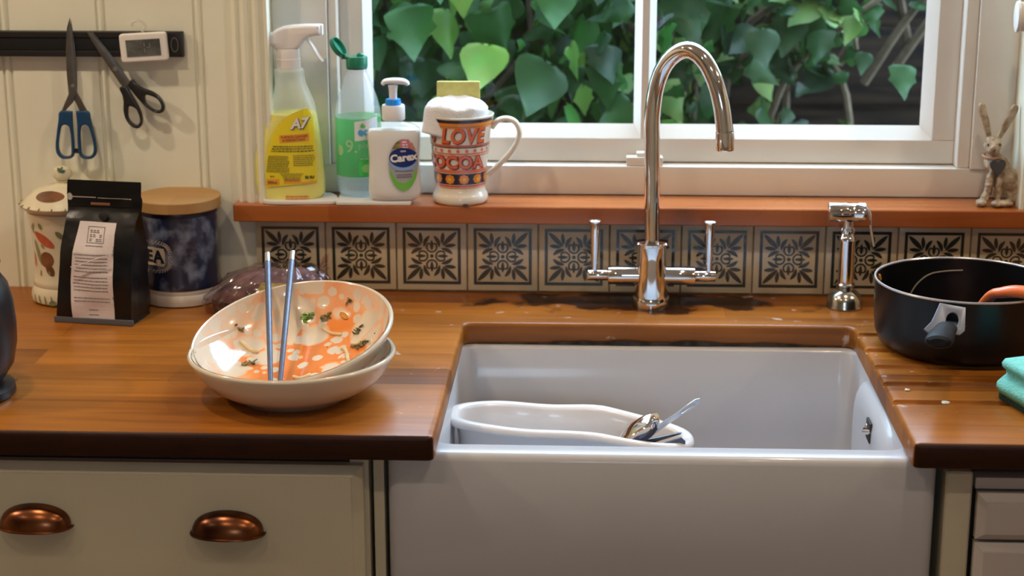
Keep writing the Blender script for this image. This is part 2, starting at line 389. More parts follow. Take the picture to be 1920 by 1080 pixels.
# wall behind the worktop: beadboard on the left, plain boarding elsewhere, hole for the window
WX0, WX1, WZ0, WZ1 = -0.088, 0.985, 0.108, 1.30
bm = bmesh.new()
def bead_section(x0, x1, z0, z1, beads):
    """tongue and groove boards: profile in (x,y), extruded in z"""
    P = [(x0, 0.0)]
    for b in sorted(beads):
        if x0+0.012 < b < x1-0.012:
            P += [(b-0.0085, 0), (b-0.0070, 0.0035), (b-0.0055, 0.0035), (b-0.0045, 0.0012), (b-0.002, -0.0008), (b+0.0005, -0.0008), (b+0.003, 0.0012), (b+0.004, 0.0035), (b+0.0055, 0.0035), (b+0.0070, 0)]
    P += [(x1, 0.0), (x1, 0.12), (x0, 0.12)]
    rings(bm, [[Vector((x, y, z)) for x, y in P] for z in (z0, z1)])
beads = [-0.183+0.1395*k for k in range(-12, 14)]
bead_section(XL, WX0, ZF, ZC, beads)
bead_section(WX1, XR, ZF, ZC, beads)
add_box(bm, WX0, WX1, 0.0, 0.12, ZF, WZ0); add_box(bm, WX0, WX1, 0.0, 0.12, WZ1, ZC)
fin(bm); struct(obj('wall_back', bm, CREAM, angle=20))

# architraves either side of the window recess (moulded)
def architrave(name, xs, sgn):
    prof = [(0, 0), (0, -0.006), (0.003, -0.012), (0.006, -0.013), (0.009, -0.009), (0.012, -0.009), (0.0145, -0.014), (0.019, -0.0165), (0.0235, -0.015), (0.026, -0.011), (0.030, -0.011), (0.032, -0.016), (0.036, -0.019), (0.040, -0.018), (0.043, -0.013), (0.0455, -0.013), (0.048, -0.017), (0.052, -0.017), (0.053, -0.013), (0.053, 0.0)]
    b = bmesh.new(); rings(b, [[Vector((xs+sgn*x*1.0, y, z)) for x, y in prof] for z in (0.134, 1.36)]); fin(b)
    return struct(obj(name, b, CREAM, angle=25))
architrave('trim_1', -0.134, 1)
architrave('trim_2', 1.038, -1)

# ------------------------------------------------------------------ window
win = bpy.data.objects.new('window_1', None); COL.objects.link(win); win.location = (0.45, 0.06, 0.134); struct(win)
wi = Matrix.Translation((-0.45, -0.06, -0.134))
def wpart(name, bm, m, parent=win, **kw):
    bmesh.ops.transform(bm, matrix=wi, verts=bm.verts[:]); return obj(name, bm, m, parent, **kw)
FY, SY, GY = 0.057, 0.086, 0.106     # frame face, sash face, glass
bm = bmesh.new()
add_box(bm, WX0, WX1, FY, 0.12, 0.1345, 0.177, 0.002)            # bottom plank
add_box(bm, WX0, -0.008, FY-0.004, 0.12, 0.177, WZ1, 0.003)         # left flat
add_box(bm, 0.927, WX1, FY-0.004, 0.12, 0.177, WZ1, 0.003)           # right flat
add_box(bm, -0.008, 0.927, FY, 0.12, 1.19, WZ1, 0.003)
# staff beads
add_box(bm, -0.008, 0.006, FY+0.004, 0.10, 0.177, 1.19, 0.004, 3); add_box(bm, 0.908, 0.927, FY+0.004, 0.10, 0.177, 1.19, 0.004, 3)
wpart('window_frame', fin(bm), WHITEP)
bm = bmesh.new()
sx0, sx1, sz0, sz1 = 0.006, 0.908, 0.1785, 1.185
gx = (0.052, 0.4385, 0.4700, 0.8595); gz = (0.2325, 1.13)
add_box(bm, sx0, sx1, SY, 0.118, sz0, 0.2135, 0.002); add_box(bm, sx0, sx1, SY, 0.118, 1.15, sz1, 0.002)
add_box(bm, sx0, gx[0]-0.012, SY, 0.118, 0.2135, 1.15, 0.002); add_box(bm, gx[3]+0.016, sx1, SY, 0.118, 0.2135, 1.15, 0.002)
add_box(bm, 0.449, 0.4595, SY, 0.118, 0.2135, 1.15, 0.002)
def slope(bm, a, b, c, d, along, s0, s1):
    """wedge moulding: quad profile a..d in 2D swept between s0 and s1"""
    R = []
    for s in (s0, s1): R.append([Vector((s, q[0], q[1])) if along == 'x' else Vector((q[1], q[0], s)) for q in (a, b, c, d)])
    rings(bm, R)
sl = [(SY+0.002, None)]
for (x0, x1) in ((gx[0], gx[1]), (gx[2], gx[3])):
    e0 = x0-0.012; e1 = x1+0.0145
    slope(bm, (SY+0.001, 0.2135), (GY-0.012, 0.221), (GY-0.002, gz[0]), (0.118, 0.2135), 'x', e0, e1)
    slope(bm, (SY+0.001, 1.15), (GY-0.012, 1.143), (GY-0.002, gz[1]), (0.118, 1.15), 'x', e0, e1)
for x, s, w in ((gx[0], 1, 0.012), (gx[1], -1, 0.0105), (gx[2], 1, 0.0105), (gx[3], -1, 0.016)):
    b0 = x-s*w
    slope(bm, (SY+0.001, b0), (GY-0.012, b0+s*w*0.45), (GY-0.002, x), (0.118, b0), 'z', 0.2135, 1.15)
wpart('sash', fin(bm), WHITEP, angle=20)
for k, (x0, x1) in enumerate(((gx[0], gx[1]), (gx[2], gx[3]))):
    wpart('pane', box(x0-0.004, x1+0.004, GY, GY+0.004, gz[0]-0.004, gz[1]+0.004), GLASS, smooth=False)
bm = bmesh.new(); add_box(bm, 0.428, 0.482, 0.060, SY-0.0005, 0.1775, 0.190, 0.002); add_box(bm, 0.443, 0.465, 0.064, SY-0.0005, 0.190, 0.196, 0.002)
wpart('sash_lift', bm, WHITEP)
# outside sill
struct(obj('trim_3', box(-0.1, 1.0, 0.121, 0.20, 0.10, 0.20, 0.004), mat('outer_sill_paint', (0.22, 0.21, 0.2), 0.7, var=0.2)))

# wooden sill board
bm = box(-0.139, 1.048, -0.03, 0.0565, 0.1085, 0.134, 0.0035, 3)
tag(obj('window_sill', bm, SILLW), 'glossy orange-brown wooden sill board under the window', 'window sill')

# ------------------------------------------------------------------ tiles
t = thing('tile_splashback', 'row of cream tiles with dark green-black leaf squares behind the tap', 'tiles', (-0.108, 0, 0))
PT = 0.1035; k0, k1 = -1, 8
bm = bmesh.new(); add_box(bm, 0.0, 1.145, -0.004, -0.0005, 0.0005, 0.104); obj('grout_bed', bm, GROUT, t, smooth=False)
bm = bmesh.new(); pb = bmesh.new()
def leaf2(b, p, q, w, n=9, curve=0.0):
    """pointed leaf from p to q"""
    p, q = Vector(p), Vector(q); d = q-p; nrm = Vector((-d.y, d.x)).normalized(); A, B = [], []
    for i in range(n+1):
        s = i/n; prof = (math.sin(PI*min(1, s*0.94+0.03)**1.05))**0.62*w; c = p+d*s+nrm*curve*math.sin(PI*s)
        A.append(c+nrm*prof); B.append(c-nrm*prof)
    V = [b.verts.new((v.x, 0, v.y)) for v in A+B[::-1]]; b.faces.new(V)
def arc2(b, c, r_, w, a0, a1, n=16):
    V = []
    for i in range(n+1):
        a = math.radians(a0+(a1-a0)*i/n); V.append((c[0]+(r_-w)*math.cos(a), c[1]+(r_-w)*math.sin(a)))
    for i in range(n, -1, -1):
        a = math.radians(a0+(a1-a0)*i/n); V.append((c[0]+(r_+w)*math.cos(a), c[1]+(r_+w)*math.sin(a)))
    vs = [b.verts.new((v[0], 0, v[1])) for v in V]
    for i in range(n): b.faces.new((vs[i], vs[i+1], vs[2*n-i], vs[2*n+1-i]))
def motif():
    b = bmesh.new(); H = 0.0423; w = 0.0044
    for a0, a1, c0, c1 in ((-H, H, H-w, H), (-H, H, -H, -H+w), (-H, -H+w, -H+w, H-w), (H-w, H, -H+w, H-w)):
        b.faces.new([b.verts.new(q) for q in ((a0, 0, c0), (a1, 0, c0), (a1, 0, c1), (a0, 0, c1))])
    b.faces.new([b.verts.new((x, 0, z)) for x, z in ell(0, 0, 0.0028, 0.0028, 14)])
    m = 0.001
    for k in range(4):
        s = bmesh.new()
        # ring with a trefoil
        arc2(s, (0, 0.0135), 0.0074, 0.0013, -215, 35)
        leaf2(s, (0, 0.0085), (0, 0.0235), 0.0024)
        arc2(s, (-0.0042, 0.0165), 0.0022, 0.0011, 20, 200, 8); arc2(s, (0.0042, 0.0165), 0.0022, 0.0011, -20, 160, 8)
        for sg in (-1, 1):
            leaf2(s, (sg*0.0115, 0.0140), (sg*0.0034, 0.0300), 0.0029, curve=sg*-0.0016)
            leaf2(s, (sg*0.0150, 0.0185), (sg*0.0168, 0.0350), 0.0029)
        leaf2(s, (0.0160, 0.0160), (0.0362, 0.0362), 0.0036)
        for v in s.verts:
            x, z = v.co.x, v.co.z
            for _ in range(k): x, z = z, -x
            v.co.x, v.co.z = x, z
        merge(b, s)
    return b
mo = motif(); mm = bpy.data.meshes.new('mo'); mo.to_mesh(mm); mo.free()
for k in range(k0, k1+3):
    cx = k*PT+0.0423+0.108
    if cx > 1.12: continue
    add_box(bm, cx-PT/2+0.0012, cx+PT/2-0.0012, -0.007, -0.003, 0.0035, 0.1036, 0.0012)
    s = bmesh.new(); s.from_mesh(mm); xf(s, (cx, -0.0073, 0.0548)); merge(pb, s)
obj('tiles', fin(bm), TILEW, t)
for fc in pb.faces: fc.normal_flip() if fc.normal.y > 0 else None
obj('pattern', pb, TILEB, t, smooth=False)['label'] = 'dark leaf pattern printed on the tiles'

# ------------------------------------------------------------------ worktop (one U-shaped board, drainer grooves on the right)
def arcpts(cx, cy, r_, a0, a1, n=6): return [(cx+r_*math.cos(math.radians(a0+(a1-a0)*i/n)), cy+r_*math.sin(math.radians(a0+(a1-a0)*i/n))) for i in range(n+1)]
FYW = -0.622
out = [(XL+0.002, -0.0005), (XL+0.002, FYW)] + arcpts(0.2015-0.008, FYW+0.008, 0.008, -90, 0, 3) + arcpts(0.2035+0.012, -0.1635-0.012, 0.012, 180, 90) \
    + arcpts(0.7375-0.016, -0.1605-0.016, 0.016, 90, 0) + arcpts(0.7400+0.008, FYW+0.008, 0.008, 180, 270, 3) + [(XR-0.002, FYW), (XR-0.002, -0.0005)]
bm = bmesh.new(); vb = [bm.verts.new((x, y, -0.03)) for x, y in out]; fb = bm.faces.new(vb)
ex = bmesh.ops.extrude_face_region(bm, geom=[fb]); bmesh.ops.translate(bm, vec=(0, 0, 0.03), verts=[v for v in ex['geom'] if isinstance(v, bmesh.types.BMVert)])
bmesh.ops.recalc_face_normals(bm, faces=bm.faces[:])
te = [e for e in bm.edges if all(v.co.z > -0.001 for v in e.verts) and not all(v.co.y > -0.001 for v in e.verts)]
be = [e for e in bm.edges if all(v.co.z < -0.029 for v in e.verts) and not all(v.co.y > -0.001 for v in e.verts)]
bmesh.ops.bevel(bm, geom=te, offset=0.0055, segments=4, profile=0.5, affect='EDGES', clamp_overlap=True)
be = [e for e in bm.edges if all(v.co.z < -0.0299 for v in e.verts) and not all(v.co.y > -0.001 for v in e.verts)]
bmesh.ops.bevel(bm, geom=be, offset=0.003, segments=2, profile=0.5, affect='EDGES', clamp_overlap=True)
worktop = obj('worktop', bm, WOOD); tag(worktop, 'glossy orange-brown wooden worktop cut out round the white sink, grooved at right', 'worktop')
cut = bmesh.new()
for gy in (-0.199, -0.270, -0.340, -0.409, -0.478):
    t_ = bmesh.new()
    R = []; X = [0.728, 0.742, 0.752, 0.762, 0.79, 1.35, 1.40, 1.42]; H = [0.004, 0.0052, 0.0062, 0.0062, 0.0065, 0.0075, 0.005, 0.001]
    for x, h in zip(X, H):
        R.append([Vector((x, gy+0.0095*math.cos(a), 0.004+(-h-0.004)*math.sin(a))) for a in [PI*i/8 for i in range(9)]]+[Vector((x, gy-0.0095, 0.01)), Vector((x, gy+0.0095, 0.01))])
    rings(t_, R); bmesh.ops.recalc_face_normals(t_, faces=t_.faces[:]); merge(cut, t_)
cme = bpy.data.meshes.new('cut'); cut.to_mesh(cme); cut.free(); co = bpy.data.objects.new('cut', cme); COL.objects.link(co)
md = worktop.modifiers.new('b', 'BOOLEAN'); md.operation = 'DIFFERENCE'; md.object = co; md.solver = 'EXACT'
evaluated(worktop); bpy.data.objects.remove(co)
EDGEW = mat('dark_front_edge', (0.030, 0.008, 0.003), 0.4, var=0.3, vscale=30, stretch=(1, 8, 8), spec=0.2)  # much darker brown, set only on the board's front-facing edge
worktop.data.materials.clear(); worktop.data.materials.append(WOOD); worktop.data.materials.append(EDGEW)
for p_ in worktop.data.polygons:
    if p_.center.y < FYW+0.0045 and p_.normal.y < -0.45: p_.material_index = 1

mb = bmesh.new(); prev = None; rm_ = random.Random(5); NM = 90
for i in range(NM+1):
    x = 0.222+(0.722-0.222)*i/NM; s_ = i/NM; h = 0.0004+0.0062*max(0, math.sin(PI*min(1, s_*1.05)))**0.6*(0.45+0.9*abs(noise.noise(Vector((x*26, 1.3, 0)))))*(1.0 if 0.2 < s_ < 0.9 else 0.35)
    y_ = -0.16435 + (0.0030)*s_ - 0.0003
    a_, b_ = mb.verts.new((x, y_-0.0006, -0.0298)), mb.verts.new((x, y_-0.0006, -0.0285+h))
    if prev: mb.faces.new((prev[0], a_, b_, prev[1]))
    prev = (a_, b_)
bmesh.ops.solidify(mb, geom=mb.faces[:], thickness=0.0006)
obj('mould_stain', fin(mb), mat('black_mould', (0.035, 0.028, 0.026), 0.9, col2=(0.10, 0.075, 0.065), vscale=70), worktop)['label'] = 'black mould along the cut edge above the sink'

# ------------------------------------------------------------------ sink
sink = thing('butler_sink', 'white fireclay butler sink with a deep plain front under the worktop', 'sink', (0.459, -0.36, -0.26))
SX0, SX1, SY0, SY1 = 0.144, 0.775, -0.592, -0.135
def rect_ring(x0, x1, y0, y1, z, r_, n=6):
    out = []
    for cx, cy, a0 in ((x1-r_, y1-r_, 0), (x0+r_, y1-r_, 90), (x0+r_, y0+r_, 180), (x1-r_, y0+r_, 270)):
        for k in range(n+1):
            a = math.radians(a0+90*k/n); out.append(Vector((cx+r_*math.cos(a), cy+r_*math.sin(a), z)))
    return out
bm = bmesh.new()
R = [rect_ring(SX0+.01, SX1-.01, SY0+.01, SY1-.01, -0.285, 0.012), rect_ring(SX0, SX1, SY0, SY1, -0.272, 0.016), rect_ring(SX0, SX1, SY0, SY1, -0.041, 0.016),
     rect_ring(SX0+.0015, SX1-.0015, SY0+.0015, SY1-.0015, -0.0365, 0.016), rect_ring(SX0+.0045, SX1-.0045, SY0+.0045, SY1-.0045, -0.0325, 0.016), rect_ring(SX0+.010, SX1-.010, SY0+.010, SY1-.010, -0.0312, 0.016)]
ix0, ix1, iy0, iy1 = 0.196, 0.7445, -0.556, -0.170
R += [rect_ring(ix0-.004, ix1+.004, iy0-.004, iy1+.004, -0.0312, 0.028), rect_ring(ix0, ix1, iy0, iy1, -0.036, 0.026), rect_ring(ix0+.003, ix1-.003, iy0+.003, iy1-.003, -0.15, 0.026),
      rect_ring(ix0+.006, ix1-.006, iy0+.006, iy1-.006, -0.235, 0.03), rect_ring(ix0+.014, ix1-.014, iy0+.014, iy1-.014, -0.247, 0.03), rect_ring(ix0+.03, ix1-.03, iy0+.03, iy1-.03, -0.25, 0.03)]
rings(bm, R); fin(bm)
def rel(bm, o): bmesh.ops.transform(bm, matrix=Matrix.Translation(o.location).inverted(), verts=bm.verts[:]) ; return bm
obj('basin', rel(bm, sink), CERAM, sink, angle=50)
# weir overflow boss on the right inner wall
R = []
for s in [k/8 for k in range(9)]:
    # from base outline on the wall growing inward
    e = math.sin(s*PI/2); d = 0.020*math.sin(s*PI/2)**0.9; w = 0.145-0.055*(1-math.cos(s*PI/2)); h = 0.088-0.035*(1-math.cos(s*PI/2))
    ring = []
    for i in range(32):
        a = 2*PI*i/32; c, q = math.cos(a), math.sin(a)
        ring.append(Vector((ix1+0.002-d, -0.365+w*math.copysign(abs(c)**0.7, c), -0.120+h*math.copysign(abs(q)**0.6, q))))
    R.append(ring)
bm = bmesh.new(); rings(bm, R, True, True, True); fin(bm)
ov = obj('overflow_weir', rel(bm, sink), CERAM, sink, angle=60)
bm = box(ix1-0.0200, ix1-0.0165, -0.412, -0.384, -0.078, -0.052, 0.0015); obj('overflow_slot', rel(bm, sink), DARKIN, ov)
bm = sweep([(ix1-0.016, -0.410, -0.062), (ix1-0.0225, -0.398, -0.066), (ix1-0.016, -0.386, -0.062)], [(0.0045, 0.0045)]*3, 10); obj('overflow_grid', rel(bm, sink), CHROME, ov)
bm = lathe([(0.0001, -0.2505), (0.042, -0.2495), (0.043, -0.2475), (0.036, -0.246), (0.03, -0.249), (0.0001, -0.2495)], 32, 0.47, -0.36); obj('waste', rel(bm, sink), CHROME, sink)

# ------------------------------------------------------------------ cabinets
def drawer_front(name, x0, x1, z0, z1, yf, m, parent, bev=0.013, th=0.02):
    b = bmesh.new()
    def ring(i, y): return [Vector((x0+i, y, z0+i)), Vector((x1-i, y, z0+i)), Vector((x1-i, y, z1-i)), Vector((x0+i, y, z1-i))]
    rings(b, [ring(0, yf+th), ring(0, yf+0.0085), ring(0.0022, yf+0.0068), ring(0.0035, yf+0.006), ring(bev-0.001, yf+0.0018), ring(bev, yf+0.0002), ring(bev+0.0012, yf)])
    return obj(name, rel(fin(b), parent), m, parent, angle=12)
cab = thing('drawer_cabinet', 'greige painted drawer unit with two copper cup pulls left of the sink', 'cabinet', (-0.35, -0.30, ZF))
bm = bmesh.new(); add_box(bm, -0.95, 0.100, -0.575, -0.02, ZF+0.1, -0.031, 0.001); add_box(bm, -0.95, 0.10, -0.53, -0.05, ZF, ZF+0.1)
obj('carcass', rel(fin(bm), cab), DARKIN, cab)
bm = bmesh.new(); add_box(bm, 0.100, 0.122, -0.5845, -0.05, ZF, -0.031, 0.002)
obj('stile', rel(bm, cab), CAB, cab)
dr = drawer_front('drawer', -0.93, 0.1165, -0.300, -0.046, -0.604, CAB, cab)
drawer_front('drawer', -0.93, 0.1165, -0.560, -0.306, -0.604, CAB, cab)
drawer_front('drawer', -0.93, 0.1165, -0.790, -0.566, -0.604, CAB, cab)
def cup_pull(cx, cz):
    """quarter-sphere shell pull, flat lip at the bottom"""
    b = bmesh.new(); A, D, H = 0.0425, 0.026, 0.0275; NU, NV = 28, 12
    def shell(k):
        R = []
        for j in range(NV+1):
            ph = (PI/2)*j/NV     # 0 front-bottom lip, 90 top at the drawer face
            R.append([Vector((cx+(A-k)*math.cos(PI*i/NU)*(1.0-0.02*j/NV), -0.604-0.0006-(D-k)*math.sin(PI*i/NU)**0.8*math.cos(ph)**0.9, cz+(H-k)*(math.sin(PI*i/NU)**0.75)*math.sin(ph))) for i in range(NU+1)])
        return R
    o_, i_ = shell(0), shell(0.002)
    Vo = rings(b, o_, False, False, False); Vi = rings(b, i_, False, False, False)
    for i in range(NU): b.faces.new((Vo[0][i], Vo[0][i+1], Vi[0][i+1], Vi[0][i]))
    bmesh.ops.remove_doubles(b, verts=b.verts[:], dist=1e-5); fin(b)
    c = obj('cup_pull', rel(b, cab), COPPER, None, angle=60); c.parent = dr
    e = [(cx+(A+0.001)*math.cos(PI*i/24), -0.604-(D+0.0008)*math.sin(PI*i/24)**0.8, cz) for i in range(25)]
    l = obj('lip', rel(sweep(e, 0.0014, 8), cab), COPPER, None); l.parent = dr
for x, z in ((-0.2672, -0.1225), (-0.0413, -0.1275)): cup_pull(x, z)
post = thing('sink_surround', 'cream painted upright posts framing the sink front', 'cabinet', (0.46, -0.3, ZF))
obj('post', rel(box(0.1265, 0.1395, -0.580, -0.05, ZF, -0.031, 0.003), post), CAB, post)
obj('post', rel(box(0.7845, 0.8155, -0.590, -0.05, ZF, -0.045, 0.006, 3), post), CAB, post)
obj('base_board', rel(box(0.141, 0.783, -0.57, -0.14, ZF, -0.2860, 0.002), post), CAB, post)
cab2 = thing('drawer_cabinet', 'pale grey drawer unit cropped at the right edge beside the sink', 'cabinet', (1.1, -0.30, ZF))
bm = bmesh.new(); add_box(bm, 0.817, 1.45, -0.565, -0.02, ZF+0.1, -0.031, 0.001); add_box(bm, 0.817, 1.45, -0.53, -0.05, ZF, ZF+0.1); obj('carcass', rel(fin(bm), cab2), DARKIN, cab2)
obj('rail', rel(box(0.8185, 1.45, -0.588, -0.566, -0.066, -0.052, 0.002), cab2), CABG, cab2)
drawer_front('drawer', 0.8205, 1.44, -0.1245, -0.068, -0.604, CABG, cab2, 0.009, 0.02)
drawer_front('drawer', 0.8205, 1.44, -0.36, -0.1285, -0.604, CABG, cab2, 0.009, 0.02)
drawer_front('drawer', 0.8205, 1.44, -0.79, -0.365, -0.604, CABG, cab2, 0.009, 0.02)

# ------------------------------------------------------------------ mixer tap
tap = thing('mixer_tap', 'tall chrome swan-neck mixer tap with two upright levers behind the sink', 'tap', (0.4635, -0.07, 0))
obj('base_ring', lathe([(0.0001, 0), (0.0262, 0), (0.0268, 0.003), (0.0262, 0.013), (0.0252, 0.016), (0.0001, 0.016)], 48), CHROME, tap)
obj('body', lathe([(0.0001, 0.0161), (0.0243, 0.0161), (0.0238, 0.03), (0.0222, 0.05), (0.0212, 0.07), (0.0206, 0.088), (0.0210, 0.0905), (0.0235, 0.092), (0.0238, 0.0935), (0.0225, 0.0955), (0.0115, 0.0965), (0.0001, 0.0965)], 64), CHROME, tap, angle=40)
ca, sa = math.cos(math.radians(35)), math.sin(math.radians(35))
SP = [(0, 0.0955), (-.001, .13), (-0.0015, .165), (-0.003, .232), (-0.0035, .277), (0.004, .3215), (0.0207, .3525), (0.0475, .3690), (0.0735, .3605), (0.0940, .3330), (0.1065, .2985), (0.1128, .2640)]
pth = smoothpath([(s*ca, -s*sa, z) for s, z in SP], 6)
n_ = len(pth); obj('spout', sweep(pth, [0.0106+0.0012*min(1, i/n_*1.4) for i in range(n_)], 32), CHROME, tap, angle=50)
e0, e1 = Vector(pth[-1]), Vector((0.1144*ca, -0.1144*sa, 0.2385)); dd = e1-e0
obj('aerator', sweep([e0-dd*0.02, e0+dd*0.03, e0+dd*0.04, e0+dd*0.9, e1, e1], [0.0121, 0.0121, 0.0128, 0.0129, 0.0122, 0.009], 32), CHROME, tap, angle=50)
for s, nm in ((-1, 'left'), (1, 'right')):
    zc = 0.0455
    a = obj('valve_arm', sweep([(s*0.018, 0, zc), (s*0.0375, 0, zc), (s*0.060, 0, zc), (s*0.0612, 0, zc)], [0.0132, 0.0132, 0.0132, 0.0124], 32), CHROME, tap, angle=40)
    b = obj('lever', sweep([(s*0.0612, 0, zc), (s*0.062, 0, zc), (s*0.0895, 0, zc), (s*0.0905, 0, zc)], [0.0072, 0.0078, 0.0078, 0.007], 28), CHROME, tap, angle=40)
    lx = s*0.0808
    obj('lever_pin', sweep([(lx, 0, zc+0.005), (lx, 0, zc+0.03), (lx, 0, zc+0.068), (lx, 0, zc+0.0755), (lx, 0, zc+0.0765), (lx, 0, zc+0.079), (lx, 0, zc+0.0803)], [0.0040, 0.0052, 0.0067, 0.0067, 0.0084, 0.0086, 0.006], 24), CHROME, b, angle=40)

# ------------------------------------------------------------------ pull-out spray
sp = thing('rinse_spray', 'chrome hand rinse spray standing on a domed nickel base right of the tap', 'rinse spray', (0.738, -0.062, 0))
obj('base', lathe([(0.0001, 0), (0.0255, 0), (0.0262, 0.002), (0.0250, 0.006), (0.0243, 0.012), (0.0215, 0.019), (0.0160, 0.024), (0.0125, 0.026), (0.0120, 0.030), (0.0135, 0.032), (0.0135, 0.034), (0.011, 0.036), (0.0001, 0.036)], 40), NICKEL, sp)
obj('grip', lathe([(0.0001, 0.0361), (0.0108, 0.0361), (0.0112, 0.040), (0.0113, 0.095), (0.0118, 0.097), (0.0118, 0.100), (0.0105, 0.102), (0.0085, 0.108), (0.0108, 0.110), (0.0108, 0.113), (0.0078, 0.116), (0.0078, 0.126), (0.0001, 0.126)], 36), CHROME, sp)
hd = obj('spray_head', sweep([(-0.029, 0, 0.138), (-0.028, 0, 0.138), (-0.004, 0, 0.138), (-0.003, 0, 0.138), (0.012, 0, 0.138), (0.013, 0, 0.138), (0.022, 0, 0.138), (0.0235, 0, 0.138)], [0.0125, 0.0137, 0.0137, 0.0130, 0.0130, 0.0137, 0.0137, 0.012], 32), CHROME, sp, angle=40)
obj('trigger', sweep(smoothpath([(0.010, -0.004, 0.150), (0.022, -0.012, 0.148), (0.028, -0.016, 0.137), (0.029, -0.017, 0.120), (0.034, -0.020, 0.094)], 5), [(0.0035, 0.0015)]*21, 10), CHROME, sp)

# ------------------------------------------------------------------ saucepan
BLK = mat('pan_black', (0.005, 0.005, 0.006), 0.3, coat=0.0, spec=0.35, var=0.2, vscale=20)
BLKIN = mat('pan_nonstick', (0.012, 0.010, 0.010), 0.35, var=0.3, vscale=20)
pan = thing('saucepan', 'black non-stick saucepan with bare metal rim on the grooved drainer', 'saucepan', (0.8665, -0.245, 0))
obj('pan_body', lathe([(0.0001, 0.001), (0.094, 0.001), (0.100, 0.0025), (0.1085, 0.010), (0.1135, 0.022), (0.1155, 0.04), (0.1165, 0.0895), (0.1150, 0.0895), (0.1140, 0.04), (0.112, 0.024), (0.106, 0.011), (0.098, 0.006), (0.0001, 0.005)], 96), BLK, pan)
obj('rim', lathe([(0.1148, 0.0890), (0.1168, 0.0890), (0.1176, 0.0903), (0.1170, 0.0918), (0.1152, 0.0918), (0.1143, 0.0905), (0.1148, 0.0890)], 96, capA=False, capB=False), mat('rim_aluminium', (0.75, 0.76, 0.8), 0.25, metal=0.8, var=0.05), pan)
# handle: steel bracket on the wall then a black grip pointing towards the room
hx0 = Vector((-0.0420, -0.109, 0.060)); hd_ = Vector((-0.26, -0.95, 0.150)).normalized(); side = hd_.cross(Vector((0, 0, 1))).normalized(); up_ = side.cross(hd_).normalized()
br = bmesh.new()
BS = 1.18
pl_ = poly([(-0.017, -0.016), (0.010, -0.019), (0.0165, 0.004), (0.0235, 0.014), (0.0185, 0.0185), (-0.014, 0.0175), (-0.0185, 0.012)], 0.003, 0.0008, holes=[ell(-0.0045, 0.001, 0.0065, 0.0095)[::-1]])
Mb = Matrix((side, -Vector((0.10, -0.80, 0.60)).normalized(), Vector((0.10, -0.80, 0.60)).normalized().cross(side))).transposed().to_4x4(); Mb.translation = hx0+Vector((-0.004, -0.016, 0.012))
bmesh.ops.scale(pl_, vec=(BS, 1, BS), verts=pl_.verts[:]); bmesh.ops.transform(pl_, matrix=Mb, verts=pl_.verts[:]); merge(br, pl_)
br2 = sweep([hx0+Vector((0.004, 0.004, 0.0)), hx0+hd_*0.012, hx0+hd_*0.035], [(0.020, 0.005), (0.016, 0.006), (0.012, 0.007)], 16, up=up_); merge(br, br2)
hn = obj('handle', sweep([hx0+hd_*s for s in (0.028, 0.03, 0.05, 0.08, 0.12, 0.150, 0.158, 0.161)], [(0.010, 0.006), (0.013, 0.0085), (0.0135, 0.009), (0.0145, 0.0095), (0.0165, 0.0095), (0.0165, 0.009), (0.0145, 0.0075), (0.010, 0.004)], 28, up=up_), mat('grip_black', (0.004, 0.005, 0.009), 0.55, var=0.2, spec=0.2), pan)
obj('bracket', fin(br), mat('bracket_steel', (0.16, 0.175, 0.22), 0.35, metal=0.35, var=0.1), hn)

ORANGE = mat('orange_silicone', (0.85, 0.19, 0.055), 0.35, var=0.05)
s_ = thing('spatula', 'orange silicone spoon handle end lying over the saucepan rim', 'cooking spoon', (0.90, -0.30, 0.01))
pth = [(-0.035, 0.03, 0.003), (-0.03, 0.02, 0.03), (-0.018, -0.02, 0.078), (-0.006, -0.034, 0.0875), (0.010, -0.042, 0.0915), (0.03, -0.051, 0.0905), (0.046, -0.060, 0.0855)]
pth = smoothpath(pth, 5); nn = len(pth)
obj('handle', sweep(pth, [(0.008+0.004*max(0, math.sin(PI*min(1, max(0, (i/nn-0.35)/0.65)))), 0.006+0.002*max(0, math.sin(PI*min(1, max(0, (i/nn-0.35)/0.65))))) for i in range(nn)], 18, up=(0.2, 0.1, 1)), ORANGE, s_)
obj('spoon_head', loft([(0, -0.036, 0.032, 0.012, 0.018, 2), (0.004, -0.036, 0.033, 0.016, 0.022, 2), (0.008, -0.036, 0.033, 0.012, 0.018, 2)], 24), ORANGE, s_)
NOOD = mat('noodle', (0.72, 0.60, 0.36), 0.35, var=0.2, vscale=60)
NOODD = mat('noodle_grey', (0.30, 0.26, 0.2), 0.35, var=0.2, vscale=60)
CARROT = mat('carrot', (0.75, 0.30, 0.03), 0.4, var=0.3, vscale=90)
HERB = mat('herb_green', (0.22, 0.42, 0.04), 0.5, col2=(0.09, 0.20, 0.03), vscale=160)
HERBD = mat('herb_dark', (0.22, 0.19, 0.05), 0.5, col2=(0.07, 0.06, 0.02), vscale=160)
